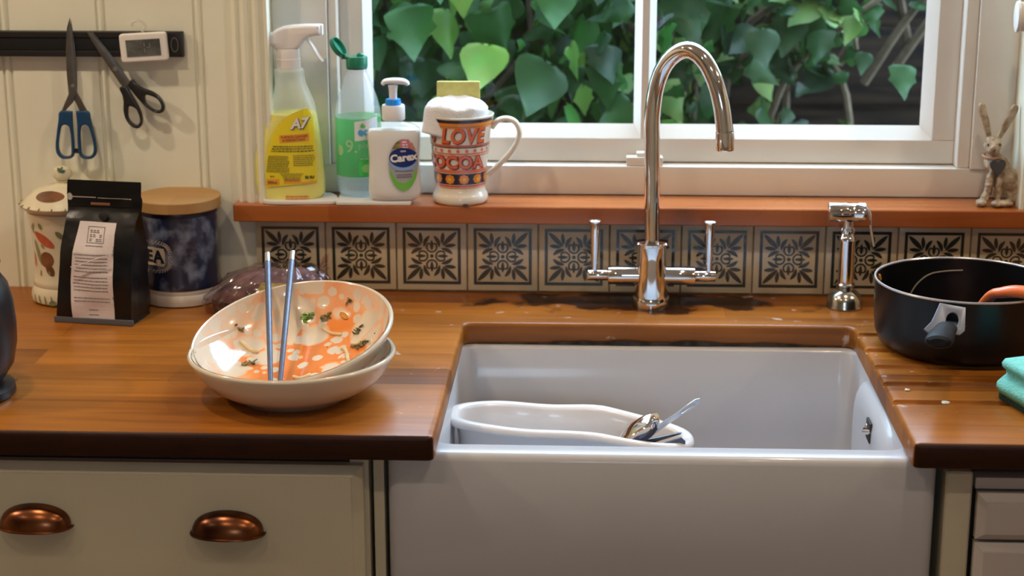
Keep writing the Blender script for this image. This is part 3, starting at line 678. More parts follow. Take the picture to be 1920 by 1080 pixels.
# scraps stuck in the pan
def inpan(a, z, rr=0.1135): 
    a = math.radians(a); return Vector((0.8665+rr*math.cos(a), -0.245+rr*math.sin(a), z))
bm = sweep(smoothpath([inpan(118, 0.040), inpan(112, 0.056), inpan(103, 0.068), inpan(92, 0.072), inpan(80, 0.074)], 6), 0.0011, 8)
tag(obj('noodle_strand', bm, NOODD), 'single thin grey noodle strand stuck inside the black saucepan', 'noodle')
bm = blobmesh([(inpan(150, 0.050, .109), (0.004, 0.004, 0.004), (0, 0, 0)), (inpan(146, 0.047, .109), (0.004, 0.003, 0.004), (0, 0, 0))], 0.0008, 2, 0.001, 300)
tag(obj('vegetable_scrap', bm, CARROT), 'small yellow-orange scrap on the left inner wall of the saucepan', 'food scrap')
bm = sweep(smoothpath([inpan(146, 0.043, .112), inpan(142, 0.045, .112), inpan(138, 0.050, .112)], 5), 0.0018, 8)
tag(obj('noodle_strand', bm, NOOD), 'short pale noodle scrap beside the orange bit in the saucepan', 'noodle')
bm = blobmesh([(inpan(158, 0.080, .113), (0.003, 0.003, 0.006), (0, 0, 0))], 0.0008, 2, 0.001, 300)
tag(obj('vegetable_scrap', bm, CARROT), 'tiny orange fleck just under the saucepan rim at left', 'food scrap')

# ------------------------------------------------------------------ sponge
spg = thing('washing_sponge', 'teal washing-up sponge with dark scouring base at the right edge', 'sponge', (0.918, -0.487, 0), math.radians(18))
TEAL = mat('teal_foam', (0.20, 0.62, 0.55), 0.9, var=0.12, vscale=150, bump=0.8, bscale=400)
SCOUR = mat('scourer_green', (0.012, 0.05, 0.035), 0.95, var=0.4, vscale=200, bump=1.0, bscale=500)
prof = [(-0.031, 0.0085), (-0.0345, 0.016), (-0.034, 0.022), (-0.029, 0.027), (-0.0245, 0.031), (-0.025, 0.036), (-0.029, 0.040), (-0.0305, 0.046), (-0.027, 0.051), (0, 0.052), (0.027, 0.051), (0.0305, 0.046), (0.029, 0.040), (0.0245, 0.034), (0.025, 0.030), (0.034, 0.022), (0.0345, 0.016), (0.031, 0.0085)]
bm = bmesh.new(); R = []
for y, k in ((-0.036, 0.9), (-0.034, 0.97), (-0.030, 1), (0.030, 1), (0.034, 0.97), (0.036, 0.9)): R.append([Vector((x*k*1.3, y*1.2, 0.03+(z-0.03)*k)) for x, z in prof])
rings(bm, R); obj('foam', fin(bm), TEAL, spg, angle=70)
obj('scourer', box(-0.040, 0.040, -0.041, 0.041, 0.0005, 0.009, 0.003), SCOUR, spg)

# ------------------------------------------------------------------ bowls
CREAMC = mat('cream_glaze', (0.70, 0.62, 0.50), 0.18, coat=0.6, var=0.04, vscale=12)
def sauce_mat():
    m = bpy.data.materials.new('sauce_residue'); t, N, L = nt(m); b = N['Principled BSDF']
    tc = N.new('ShaderNodeTexCoord')
    wn = N.new('ShaderNodeTexNoise'); wn.inputs['Scale'].default_value = 30; L.new(tc.outputs['Object'], wn.inputs['Vector'])
    wm = N.new('ShaderNodeMix'); wm.data_type = 'RGBA'; wm.blend_type = 'ADD'; wm.inputs['Factor'].default_value = 0.012; L.new(tc.outputs['Object'], wm.inputs['A']); L.new(wn.outputs['Color'], wm.inputs['B'])
    vo = N.new('ShaderNodeTexVoronoi'); vo.feature = 'DISTANCE_TO_EDGE'; vo.inputs['Scale'].default_value = 21; vo.inputs['Randomness'].default_value = 1; L.new(wm.outputs['Result'], vo.inputs['Vector'])
    vs = N.new('ShaderNodeTexVoronoi'); vs.feature = 'DISTANCE_TO_EDGE'; vs.inputs['Scale'].default_value = 62; L.new(wm.outputs['Result'], vs.inputs['Vector'])
    def mth(op, a, b_=None, c_=None):
        q = N.new('ShaderNodeMath'); q.operation = op
        for k, v in enumerate((a, b_, c_)):
            if v is None: continue
            if isinstance(v, (int, float)): q.inputs[k].default_value = v
            else: L.new(v, q.inputs[k])
        return q.outputs[0]
    vo.feature = 'F1'; vs.feature = 'F1'
    def island(v, lo, hi, spread):
        c_ = N.new('ShaderNodeSeparateColor'); L.new(v.outputs['Color'], c_.inputs[0])
        d_ = mth('MULTIPLY_ADD', c_.outputs[0], -spread, v.outputs['Distance'])
        e_ = N.new('ShaderNodeMapRange'); e_.inputs['From Min'].default_value = lo; e_.inputs['From Max'].default_value = hi; L.new(d_, e_.inputs['Value']); return e_
    e1 = island(vo, 0.22, 0.34, 0.36); e2 = island(vs, 0.14, 0.26, 0.34)
    v2 = N.new('ShaderNodeTexNoise'); v2.inputs['Scale'].default_value = 11; v2.inputs['Detail'].default_value = 5; v2.inputs['Distortion'].default_value = 0.4; L.new(tc.outputs['Object'], v2.inputs['Vector'])
    big = mth('GREATER_THAN', v2.outputs['Fac'], 0.47)
    edge = mth('MULTIPLY', e1.outputs['Result'], e2.outputs['Result'])
    ln = N.new('ShaderNodeVectorMath'); ln.operation = 'DISTANCE'; ln.inputs[1].default_value = (0.015, -0.015, 0.0); L.new(tc.outputs['Object'], ln.inputs[0])
    puddle = N.new('ShaderNodeMapRange'); puddle.inputs['From Min'].default_value = 0.125; puddle.inputs['From Max'].default_value = 0.045; L.new(ln.outputs['Value'], puddle.inputs['Value'])
    n2 = N.new('ShaderNodeMapRange'); n2.inputs['From Min'].default_value = 0.38; n2.inputs['From Max'].default_value = 0.68; L.new(v2.outputs['Fac'], n2.inputs['Value'])
    st = mth('MULTIPLY_ADD', puddle.outputs['Result'], 0.50, mth('MULTIPLY_ADD', n2.outputs['Result'], 0.30, 0.12))
    fac = mth('MULTIPLY_ADD', edge, st, mth('MULTIPLY', st, 0.07))
    class _o: pass
    c = _o(); c.outputs = [fac]
    rm = N.new('ShaderNodeValToRGB'); E_ = rm.color_ramp.elements
    E_[0].position = 0.08; E_[0].color = (0.70, 0.60, 0.47, 1); E_[1].position = 0.95; E_[1].color = (0.60, 0.12, 0.012, 1)
    k = rm.color_ramp.elements.new(0.28); k.color = (0.80, 0.52, 0.34, 1); k = rm.color_ramp.elements.new(0.55); k.color = (0.84, 0.27, 0.06, 1)
    L.new(fac, rm.inputs['Fac'])
    # black pepper specks
    pv = N.new('ShaderNodeTexVoronoi'); pv.inputs['Scale'].default_value = 95; L.new(tc.outputs['Object'], pv.inputs['Vector'])
    pr = N.new('ShaderNodeMath'); pr.operation = 'LESS_THAN'; pr.inputs[1].default_value = 0.13; L.new(pv.outputs['Distance'], pr.inputs[0])
    pc = N.new('ShaderNodeSeparateColor'); L.new(pv.outputs['Color'], pc.inputs[0]); p3 = N.new('ShaderNodeMath'); p3.operation = 'GREATER_THAN'; p3.inputs[1].default_value = 0.93; L.new(pc.outputs[0], p3.inputs[0])
    p4 = N.new('ShaderNodeMath'); p4.operation = 'MULTIPLY'; L.new(pr.outputs[0], p4.inputs[0]); L.new(p3.outputs[0], p4.inputs[1])
    mx = N.new('ShaderNodeMix'); mx.data_type = 'RGBA'; mx.inputs['B'].default_value = (0.03, 0.02, 0.01, 1); L.new(p4.outputs[0], mx.inputs['Factor']); L.new(rm.outputs['Color'], mx.inputs['A'])
    L.new(mx.outputs['Result'], b.inputs['Base Color']); b.inputs['Roughness'].default_value = 0.14; b.inputs['Coat Weight'].default_value = 0.7
    bp = N.new('ShaderNodeBump'); bp.inputs['Strength'].default_value = 0.25; bp.inputs['Distance'].default_value = 0.001; L.new(c.outputs[0], bp.inputs['Height']); L.new(bp.outputs['Normal'], b.inputs['Normal'])
    return m
SAUCE = sauce_mat()
BR = 0.1245
bo = [(0.0001, 0.003), (0.060, 0.003), (0.062, 0.0), (0.068, 0.0), (0.071, 0.004), (0.085, 0.010), (0.103, 0.021), (0.115, 0.035), (0.121, 0.047), (BR, 0.0525), (BR+.0003, 0.0548), (BR-0.002, 0.0568), (BR-0.0045, 0.0558)]
bi = [(0.1165, 0.046), (0.110, 0.035), (0.098, 0.0225), (0.082, 0.013), (0.066, 0.0085), (0.045, 0.0072), (0.0001, 0.0070)]
def make_bowl(name, label, loc, rot, clean):
    t = thing(name, label, 'bowl', loc); t.rotation_euler = rot
    obj('bowl_body', lathe(bo+bi, 96), CREAMC, t, angle=60)
    inner = [(BR-0.0045, 0.0558)]+bi
    obj('sauce_residue', lathe([(max(r_-0.0005, 0.0001), z+0.0006) for r_, z in inner], 96, capA=False, capB=False), SAUCE, t, angle=60)['label'] = 'orange sauce dried on the inside'
    return t
b1 = make_bowl('pasta_bowl', 'lower cream pasta bowl standing flat on the wooden worktop', (0.0185, -0.478, 0), (0, 0, 0), True)
RB = (math.radians(13.5), math.radians(-7.5), 0)
b2 = make_bowl('pasta_bowl', 'upper cream bowl smeared with orange sauce, tilted in the bowl below', (0.023, -0.448, 0.0215), RB, False)
b1['group'] = b2['group'] = 'stacked dirty bowls'
M2 = Matrix.LocRotScale(Vector(b2.location), __import__('mathutils').Euler(RB), None)
def bowlz(r_):
    P = bi[::-1]
    for (a, za), (b, zb) in zip(P, P[1:]):
        if a <= r_ <= b: return za+(zb-za)*(r_-a)/(b-a)
    return 0.05
def inb(x, y, up=0.001):
    return M2 @ Vector((x, y, bowlz(math.hypot(x, y))+up))
def strand(pts, rr, m, label, grp='noodle scraps in the upper bowl'):
    p = smoothpath([inb(x, y, rr*0.9+0.0003) for x, y in pts], 6)
    tag(obj('noodle_strand', sweep(p, [rr*(0.6 if i in (0, len(p)-1) else 1) for i in range(len(p))], 8), m), label, 'noodle', grp)
NOOD2 = mat('noodle_sauced', (0.80, 0.62, 0.34), 0.3, var=0.15, vscale=60, coat=0.4)
strand([(0.022, 0.074), (0.029, 0.066), (0.036, 0.060), (0.048, 0.054)], 0.0020, NOOD2, 'thin bent noodle scrap right of the green herbs in the bowl')
strand([(0.050, 0.024), (0.056, 0.018), (0.060, 0.004), (0.062, -0.008), (0.066, -0.020)], 0.0024, NOOD2, 'long curled noodle scrap beside the carrot in the bowl')
strand([(0.062, 0.030), (0.071, 0.024), (0.082, 0.026)], 0.0024, NOOD2, 'noodle scrap under the herbs at the right wall of the bowl')
strand([(-0.078, 0.050), (-0.066, 0.040), (-0.056, 0.036)], 0.0026, NOOD2, 'pale noodle scrap left of the chopsticks in the stained bowl')
strand([(-0.004, -0.030), (0.006, -0.036), (0.018, -0.030)], 0.0020, NOOD2, 'faint noodle scrap just right of the chopsticks')
strand([(0.090, 0.020), (0.092, 0.008), (0.090, -0.004)], 0.0013, NOOD, 'white bean sprout standing on the right wall of the bowl')
strand([(0.030, -0.050), (0.044, -0.058), (0.060, -0.052), (0.070, -0.040)], 0.0018, NOOD2, 'thin noodle loop low in the front right of the bowl')
def herbs(x, y, n, s, m, name, label, cat='herb'):
    b = bmesh.new(); rnd = random.Random(int(x*1000+n*7))
    for i in range(n):
        a = rnd.uniform(0, 2*PI); d = rnd.uniform(0, s); c = inb(x+d*math.cos(a), y+d*math.sin(a)*0.5, 0.001)
        w = rnd.uniform(0.0012, 0.0022); l = rnd.uniform(0.004, 0.009); t_ = bmesh.new()
        bmesh.ops.create_uvsphere(t_, u_segments=8, v_segments=6, radius=1); xf(t_, c+Vector((0, 0, rnd.uniform(0.0005, 0.0035))), (rnd.uniform(-.7, .7), rnd.uniform(-.7, .7), rnd.uniform(0, PI)), (l/1.6, w, 0.0007)); merge(b, t_)
    tag(obj(name, fin(b), m), label, cat)
herbs(0.002, 0.092, 18, 0.011, HERB, 'coriander_sprig', 'bright green herb sprig in the sauce at the back of the bowl')
herbs(0.027, 0.087, 12, 0.008, HERBD, 'coriander_sprig', 'dark wilted herb bits right of the bright green sprig')
herbs(0.070, 0.050, 10, 0.008, HERBD, 'coriander_sprig', 'brown-green herb bits high on the right wall of the bowl')
herbs(0.076, 0.018, 18, 0.013, HERBD, 'coriander_sprig', 'dark herb and onion heap above the carrot slice')
herbs(0.058, 0.092, 6, 0.004, HERBD, 'coriander_sprig', 'olive herb fleck near the back right rim of the bowl')
herbs(-0.078, 0.066, 7, 0.006, HERBD, 'coriander_sprig', 'small olive herb fleck on the left wall of the bowl')
herbs(-0.064, 0.010, 8, 0.011, HERBD, 'coriander_sprig', 'brown herb strip low on the left of the bowl')
for (x, y, s, lab) in ((0.084, -0.020, (0.013, 0.007, 0.0024), 'orange carrot slice at the lower right wall of the bowl'), (0.050, 0.082, (0.004, 0.009, 0.0018), 'orange carrot shaving below the olive fleck at the back right')):
    t_ = bmesh.new(); bmesh.ops.create_uvsphere(t_, u_segments=16, v_segments=10, radius=1); xf(t_, inb(x, y, 0.0018), (0.3, -0.6, 0.5), s)
    tag(obj('carrot_slice', fin(t_), CARROT), lab, 'carrot')
# herb leaf in the lower bowl at right
t_ = bmesh.new(); bmesh.ops.create_uvsphere(t_, u_segments=12, v_segments=8, radius=1); xf(t_, (0.127, -0.470, 0.040), (0.2, -0.9, 0.3), (0.008, 0.005, 0.0015))
tag(obj('herb_leaf', fin(t_), HERBD), 'dark green leaf stuck inside the right wall of the lower bowl', 'herb')

# chopsticks: square upper ends, round tips
CHOP = mat('blue_grey_steel', (0.10, 0.12, 0.18), 0.42, metal=0.35, var=0.12, vscale=120)
CHOPE = mat('polished_steel_end', (0.7, 0.72, 0.78), 0.18, metal=1.0, var=0.05)
def chopstick(a, b, label):
    a, b = Vector(a), Vector(b); d = b-a; t = thing('chopstick', label, 'chopstick', a, group='metal chopsticks in the upper bowl')
    obj('shaft', sweep([Vector((0, 0, 0)), d*0.01, d*0.5, d*0.93], [0.0020, 0.0030, 0.0037, 0.0041], 12), CHOP, t)
    obj('end_band', sweep([d*0.93, d*0.995, d], [0.0042, 0.0042, 0.0030], 12), CHOPE, t)
tipL = M2 @ Vector((-0.022, -0.083, bowlz(0.0859)+0.0035)); tipR = M2 @ Vector((-0.012, -0.085, bowlz(0.0858)+0.0035))
def over_rim(tip, ang, length):
    a_ = math.radians(ang); c_ = M2 @ Vector((BR*math.cos(a_), BR*math.sin(a_), 0.0568+0.0050)); return tip+(c_-tip).normalized()*length
chopstick(tipL, over_rim(tipL, 110.5, 0.268), 'left one of two metal chopsticks, leaning upright over the back rim')
chopstick(tipR, over_rim(tipR, 97.5, 0.268), 'right one of two metal chopsticks, its banded end higher up')

# ------------------------------------------------------------------ wrapped loaf behind the bowls
t = thing('wrapped_loaf', 'brown loaf in clear crinkled plastic wrap behind the bowls', 'bread', (-0.075, -0.115, 0))
bm = loft([(0.001, 0, 0, 0.070, 0.030, 2.4), (0.006, 0, 0, 0.080, 0.038, 2.4), (0.02, 0.002, 0, 0.083, 0.041, 2.3), (0.036, 0.008, 0, 0.074, 0.038, 2.2), (0.050, 0.014, 0, 0.058, 0.030, 2.1), (0.058, 0.018, 0, 0.036, 0.018, 2), (0.060, 0.02, 0, 0.012, 0.006, 2)], 64)
bmesh.ops.subdivide_edges(bm, edges=bm.edges[:], cuts=1, use_grid_fill=True); bm.normal_update()
for v in bm.verts: v.co += v.normal*0.004*noise.fractal(v.co*45, 1.0, 2.0, 3) if v.co.z > 0.003 else Vector()
obj('loaf', fin(bm), mat('dark_crust', (0.20, 0.11, 0.095), 0.7, col2=(0.09, 0.045, 0.045), vscale=45, stretch=(1, 1, 2.5)), t)
wrap = loft([(0.0005, 0, 0, 0.084, 0.036, 2.4), (0.008, 0, 0, 0.092, 0.043, 2.4), (0.02, 0.001, 0, 0.094, 0.047, 2.3), (0.038, 0.009, 0, 0.082, 0.044, 2.2), (0.054, 0.016, 0, 0.067, 0.036, 2.1), (0.066, 0.021, 0, 0.044, 0.022, 2), (0.069, 0.024, 0, 0.014, 0.008, 2)], 72)
bmesh.ops.subdivide_edges(wrap, edges=wrap.edges[:], cuts=2, use_grid_fill=True); wrap.normal_update()
for v in wrap.verts:
    q = v.co*Vector((30, 50, 70)); 
    if v.co.z > 0.003: v.co += v.normal*(0.0065*abs(noise.noise(q))-0.001+0.003*noise.noise(q*2.7))
FILM = glass_mat('clear_crinkled_film', (0.90, 0.84, 0.88), 1.5, 0.14)
wr = obj('plastic_wrap', fin(wrap), FILM, t, angle=25)
# gathered end of the wrap at the right
b = bmesh.new(); R = []
for k in range(9):
    s = k/8; ring = []
    for i in range(48):
        a = 2*PI*i/48; rr = (0.020-0.012*math.sin(PI*min(1, s*1.4))+0.010*s)*(1+0.35*s*math.sin(a*7+s*2)); ring.append(Vector((0.060+0.024*s, rr*math.cos(a)*0.6, 0.044+0.012*s+rr*math.sin(a)*0.8)))
    R.append(ring)
rings(b, R, True, False, False); obj('gathered_end', fin(b), FILM, wr, angle=25)
lb = flat([(-0.018, 0.026), (0.034, 0.022), (0.036, 0.050), (-0.002, 0.052)]); on_mesh(lb, bpy.data.objects[wr.name], 0.0008)
decal('label_sticker', lb, mat('olive_label', (0.42, 0.36, 0.14), 0.5, var=0.25, vscale=60), wr)

# ------------------------------------------------------------------ sauce-free worktop scraps
CRUMB = mat('crumb', (0.75, 0.70, 0.58), 0.7, var=0.2)
for x, y, s in ((0.8015, -0.482, 0.0055), (0.764, -0.436, 0.0035)):
    bm = blobmesh([((x, y, 0.0012), (s, s*0.6, 0.0018), (0, 0, 0.4)), ((x-s*0.5, y+s*.2, 0.0015), (s*.5, s*.5, 0.002), (0, 0, 0))], 0.0006, 2, 0.0006, 300)
    tag(obj('crumb', bm, CRUMB), 'larger pale crumb by the lowest drainer groove' if s > 0.005 else 'smaller pale crumb between the two front drainer grooves', 'crumb')

# ------------------------------------------------------------------ coffee pouch
t = thing('coffee_pouch', 'matt black coffee pouch with a long pale text label on the worktop', 'coffee bag', (-0.300, -0.160, 0), math.radians(-9))
POUCH = mat('matt_black_foil', (0.006, 0.006, 0.0065), 0.30, spec=0.4, coat=0.0, var=0.2, bump=1.0, bscale=22)
def pring(w, d, z, yo=0.0, n=0.006, ip=0.0):
    """gusseted section: front and back flat, side gussets folding in by ip"""
    h = w/2; k = d/2
    return [Vector(p) for p in ((-h, -k+yo, z), (-h*0.5, -k+yo-n*0.6, z), (0, -k+yo-n, z), (h*0.5, -k+yo-n*0.6, z), (h, -k+yo, z), (h-ip*0.6, -k*0.5+yo, z), (h-ip, yo, z), (h-ip*0.6, k*0.5+yo, z), (h, k+yo, z),
            (h*0.5, k+yo+n*0.5, z), (0, k+yo+n*0.7, z), (-h*0.5, k+yo+n*0.5, z), (-h, k+yo, z), (-h+ip*0.6, k*0.5+yo, z), (-h+ip, yo, z), (-h+ip*0.6, -k*0.5+yo, z))]
S_ = [(0.112, 0.062, 0.001, 0, 0, 0), (0.111, 0.062, 0.006, 0, 0.001, 0), (0.109, 0.061, 0.03, 0, 0.004, 0.002), (0.107, 0.057, 0.07, 0, 0.005, 0.006), (0.105, 0.048, 0.10, 0.0, 0.005, 0.010), (0.104, 0.034, 0.124, 0.001, 0.004, 0.014),
      (0.104, 0.020, 0.142, 0.001, 0.002, 0.016), (0.105, 0.008, 0.152, 0.002, 0.001, 0.010), (0.106, 0.004, 0.158, 0.002, 0.0004, 0.004), (0.107, 0.003, 0.175, 0.002, 0.0003, 0.002), (0.107, 0.0025, 0.192, 0.003, 0.0002, 0.001), (0.106, 0.002, 0.1945, 0.003, 0, 0)]
bm = bmesh.new(); rings(bm, [pring(w, d, z, yo, n, ip) for w, d, z, yo, n, ip in S_])
bmesh.ops.subdivide_edges(bm, edges=bm.edges[:], cuts=2, use_grid_fill=True)
bm.normal_update()
for v in bm.verts:
    if 0.004 < v.co.z < 0.17: v.co += v.normal*0.0034*noise.noise(v.co*Vector((30, 30, 24)))
# shear: the bag leans, narrower at the top
for v in bm.verts: v.co.x += 0.012*v.co.z/0.195+0.0; v.co.y += 0.0
pou = obj('bag', fin(bm), POUCH, t, angle=40)
obj('base_seal', box(-0.058, 0.058, -0.034, -0.030, 0.0005, 0.0085, 0.0012), mat('seal_grey', (0.09, 0.10, 0.115), 0.4, coat=0.2, var=0.1), t)
lp = flat([(-0.020, 0.1425-0.002), (0.033, 0.1395), (0.030, 0.1000), (0.0290, 0.06), (0.0310, 0.004), (-0.0300, 0.007), (-0.0315, 0.06), (-0.0265, 0.10)])
on_mesh(lp, pou, 0.0006, 0.005)
LABW = mat('pale_label_paper', (0.66, 0.59, 0.59), 0.45, var=0.04)
PRINT = mat('grey_print', (0.13, 0.12, 0.12), 0.6, var=0.1)
lab = decal('label', lp, LABW, t)
b = textlines(-0.026, 0.027, 0.0975, 6, 0.0046, 0.0011, 3, 0.2, True, 0.004); on_mesh(b, pou, 0.0011); decal('small_print', b, PRINT, t).parent = t
b = textlines(-0.029, 0.027, 0.0665, 5, 0.0046, 0.0011, 5, 0.15, True, 0.004); on_mesh(b, pou, 0.0011); decal('small_print', b, PRINT, t)
b = textlines(-0.027, 0.027, 0.0375, 2, 0.0046, 0.0011, 8, 0.1, True, 0.004); on_mesh(b, pou, 0.0011); decal('small_print', b, PRINT, t)
b = textlines(-0.006, 0.008, 0.0205, 2, 0.007, 0.0011, 9, 0.1, True, 0.003); on_mesh(b, pou, 0.0011); decal('small_print', b, PRINT, t)
b = bmesh.new()
for a in ((-0.007, 0.018, 0.1335, 0.1342), (-0.007, 0.018, 0.1130, 0.1137), (-0.007, -0.0063, 0.1137, 0.1335), (0.0173, 0.018, 0.1137, 0.1335)):
    b.faces.new([b.verts.new(q) for q in ((a[0], 0, a[2]), (a[1], 0, a[2]), (a[1], 0, a[3]), (a[0], 0, a[3]))])
for i, z in enumerate((0.129, 0.1235, 0.118)):
    for j in range(4):
        if (i+j) % 4 != 3: merge(b, textlines(-0.0035+j*0.0048, 0.0005+j*0.0048, z, 2, 0.0022, 0.0012, i*5+j, 0, False, 0.0035))
merge(b, textlines(-0.008, 0.017, 0.1095, 1, 0.004, 0.0011, 3, 0, True, 0.0025))
on_mesh(b, pou, 0.0011); decal('square_logo', b, PRINT, t)
b = sweep(smoothpath([(-0.025, -0.040, 0.082), (-0.005, -0.0405, 0.088), (0.012, -0.040, 0.095), (0.028, -0.0375, 0.0995)], 5), [(0.0010, 0.0006)]*16, 8); 
obj('label_crease', b, LABW, t)
b = textlines(0.002, 0.052, 0.171, 1, 0.004, 0.0008, 4, 0, False, 0.0022)
on_mesh(b, pou, 0.0006); merge(b, on_mesh(textlines(-0.034, 0.000, 0.1715, 1, 0.004, 0.0014, 6, 0, False, 0.003), pou, 0.0006)); decal('top_print', b, mat('silver_print', (0.55, 0.54, 0.5), 0.5, var=0.1), t)
b = flat(ell(-0.0385, 0.1715, 0.0042, 0.0052, 9)); on_mesh(b, pou, 0.0006, 0.003); decal('corner_emblem', b, mat('emblem_silver', (0.5, 0.48, 0.46), 0.5, var=0.3, vscale=300), t)
obj('zip_pull', box(-0.008, 0.020, -0.0012, 0.0004, 0.1610, 0.1645, 0.0006), mat('zip_bronze', (0.42, 0.20, 0.12), 0.3, metal=0.5, coat=0.4, var=0.1), t)
obj('zip_seam', box(-0.041, 0.061, -0.0010, 0.0005, 0.1592, 0.1606, 0.0004), POUCH, t)
b = lathe([(0.0001, 0), (0.0085, 0), (0.0085, 0.0008), (0.006, 0.0012), (0.0001, 0.0012)], 24); xf(b, (0.014, -0.0105, 0.1485), (math.radians(68), 0, 0), (0.8, 0.8, 0.25)); obj('degassing_valve', b, POUCH, t)

# ------------------------------------------------------------------ TEA canister
t = thing('tea_canister', 'dark blue mottled tea canister with a flat wooden lid', 'canister', (-0.2125, -0.055, 0))
BLUEC = mat('denim_blue_glaze', (0.010, 0.016, 0.045), 0.3, coat=0.4, col2=(0.20, 0.24, 0.34), vscale=34, detail=10)
br_ = BLUEC.node_tree.nodes['Color Ramp'] if 'Color Ramp' in BLUEC.node_tree.nodes else [n for n in BLUEC.node_tree.nodes if n.type == 'VALTORGB'][0]
br_.color_ramp.elements[0].position = 0.27; br_.color_ramp.elements[1].position = 0.50
obj('foot', lathe([(0.0001, 0.0005), (0.050, 0.0005), (0.0555, 0.002), (0.0565, 0.008), (0.0565, 0.015), (0.055, 0.018), (0.0560, 0.021), (0.0555, 0.0245), (0.0001, 0.0245)], 64), mat('canister_white', (0.66, 0.61, 0.53), 0.25, coat=0.4, var=0.03), t)
obj('pot', lathe([(0.0001, 0.0247), (0.0565, 0.0247), (0.0572, 0.027), (0.0560, 0.035), (0.0552, 0.07), (0.0548, 0.105), (0.0552, 0.128), (0.0552, 0.1365), (0.0001, 0.1365)], 72), BLUEC, t)
obj('top_band', lathe([(0.0556, 0.130), (0.0558, 0.1305), (0.0558, 0.136), (0.0556, 0.1364)], 72, capA=False, capB=False), mat('navy_band', (0.008, 0.01, 0.03), 0.3, var=0.1), t)
LIDW = wood_mat('pale_lid_wood', (0.46, 0.27, 0.105), (0.36, 0.20, 0.075), width=3, height=0.5, rough=0.5)
obj('lid', lathe([(0.0001, 0.1368), (0.0595, 0.1368), (0.0605, 0.138), (0.0605, 0.1515), (0.0595, 0.1528), (0.0001, 0.1530)], 72), LIDW, t)
rf = lambda z: 0.0555
TS = -0.0265
pl2 = flat([(-0.047+0.018, 0.063), (-0.028, 0.087), (0.0, 0.0885), (0.016, 0.087), (0.0175, 0.080), (0.0160, 0.074), (0.0175, 0.066), (0.015, 0.061), (0, 0.062), (-0.028, 0.061)])
decal('plaque', on_cyl(at(pl2, TS, 0), rf, 0.0006), mat('plaque_beige', (0.55, 0.45, 0.33), 0.4, var=0.05), t)
navy = mat('navy_print', (0.01, 0.012, 0.03), 0.4, var=0.1)
bt = text('TEA', 0.0235, 0.0010, 0, 1.0, 'RIGHT', 1.15); at(bt, 0.0150, 0.0745)
# serifs
sb = bmesh.new()
for (a, b_, c) in ((-0.0185, -0.0175+0.004, 0.0665), (-0.0015, 0.0045, 0.0665), (0.0105, 0.0165, 0.0665)):
    sb.faces.new([sb.verts.new(q) for q in ((a, 0, c-0.0008), (b_, 0, c-0.0008), (b_, 0, c+0.0006), (a, 0, c+0.0006))])
merge(bt, sb); decal('lettering', on_cyl(at(bt, TS, 0), rf, 0.0011), navy, t)
b = bmesh.new()
for i in range(38):
    a = 2*PI*i/38; x, z = -0.008+0.033*math.copysign(abs(math.cos(a))**0.6, math.cos(a)), 0.0745+0.0215*math.copysign(abs(math.sin(a))**0.6, math.sin(a))
    q = bmesh.new(); arc2(q, (0, 0), 0.0024, 0.0006, 0, 300, 8); at(q, x, z, a); merge(b, q)
decal('chain_border', on_cyl(at(b, TS, 0), rf, 0.0007), mat('border_beige', (0.45, 0.38, 0.30), 0.4, var=0.1), t)

# ------------------------------------------------------------------ floral lidded jar
t = thing('floral_jar', 'cream pottery jar painted with vegetables, with a knobbed lid, behind the coffee pouch', 'jar', (-0.3755, -0.060, 0))
JC = mat('jar_cream_glaze', (0.68, 0.61, 0.44), 0.2, coat=0.5, var=0.06, vscale=14)
jp = [(0.0001, 0.001), (0.050, 0.001), (0.0535, 0.004), (0.0545, 0.012), (0.052, 0.020), (0.0495, 0.025), (0.0505, 0.029), (0.0500, 0.033), (0.0485, 0.037), (0.0475, 0.05), (0.0470, 0.075), (0.0485, 0.10), (0.0520, 0.122), (0.0530, 0.1325), (0.050, 0.135), (0.0001, 0.135)]
obj('pot', lathe(jp, 64), JC, t)
def jr(z):
    P = jp[2:-2]
    for (a, za), (b_, zb) in zip(P, P[1:]):
        if za <= z <= zb: return a+(b_-a)*(z-za)/max(zb-za, 1e-6)
    return 0.05
lid = obj('lid', lathe([(0.0001, 0.1352), (0.056, 0.1352), (0.0605, 0.139), (0.0615, 0.1425), (0.0560, 0.1475), (0.0500, 0.155), (0.040, 0.1625), (0.024, 0.167), (0.012, 0.169), (0.008, 0.172), (0.0095, 0.175), (0.0001, 0.176)], 64), JC, t)
kb = obj('knob', lathe([(0.0001, 0.1755), (0.009, 0.1755), (0.0135, 0.180), (0.0142, 0.186), (0.0115, 0.192), (0.005, 0.195), (0.0001, 0.1955)], 32), JC, t)
VG = {'leaf': mat('painted_leaf_green', (0.22, 0.27, 0.13), 0.3, var=0.3, vscale=90, coat=0.4), 'red': mat('painted_chilli_red', (0.55, 0.12, 0.06), 0.3, var=0.25, vscale=60, coat=0.4), 'brown': mat('painted_mushroom_brown', (0.20, 0.075, 0.03), 0.3, var=0.4, vscale=60, coat=0.4)}
jp_paint = []
def paint(kind, shapes, rfun=jr, parent=t, name='painted_leaf'):
    for s in shapes:
        b = bmesh.new()
        if s[0] == 'l': leaf2(b, s[1], s[2], s[3])
        else: b = flat(ell(*s[1:], 20))
        decal(name, on_cyl(b, rfun, 0.0004), VG[kind], parent)
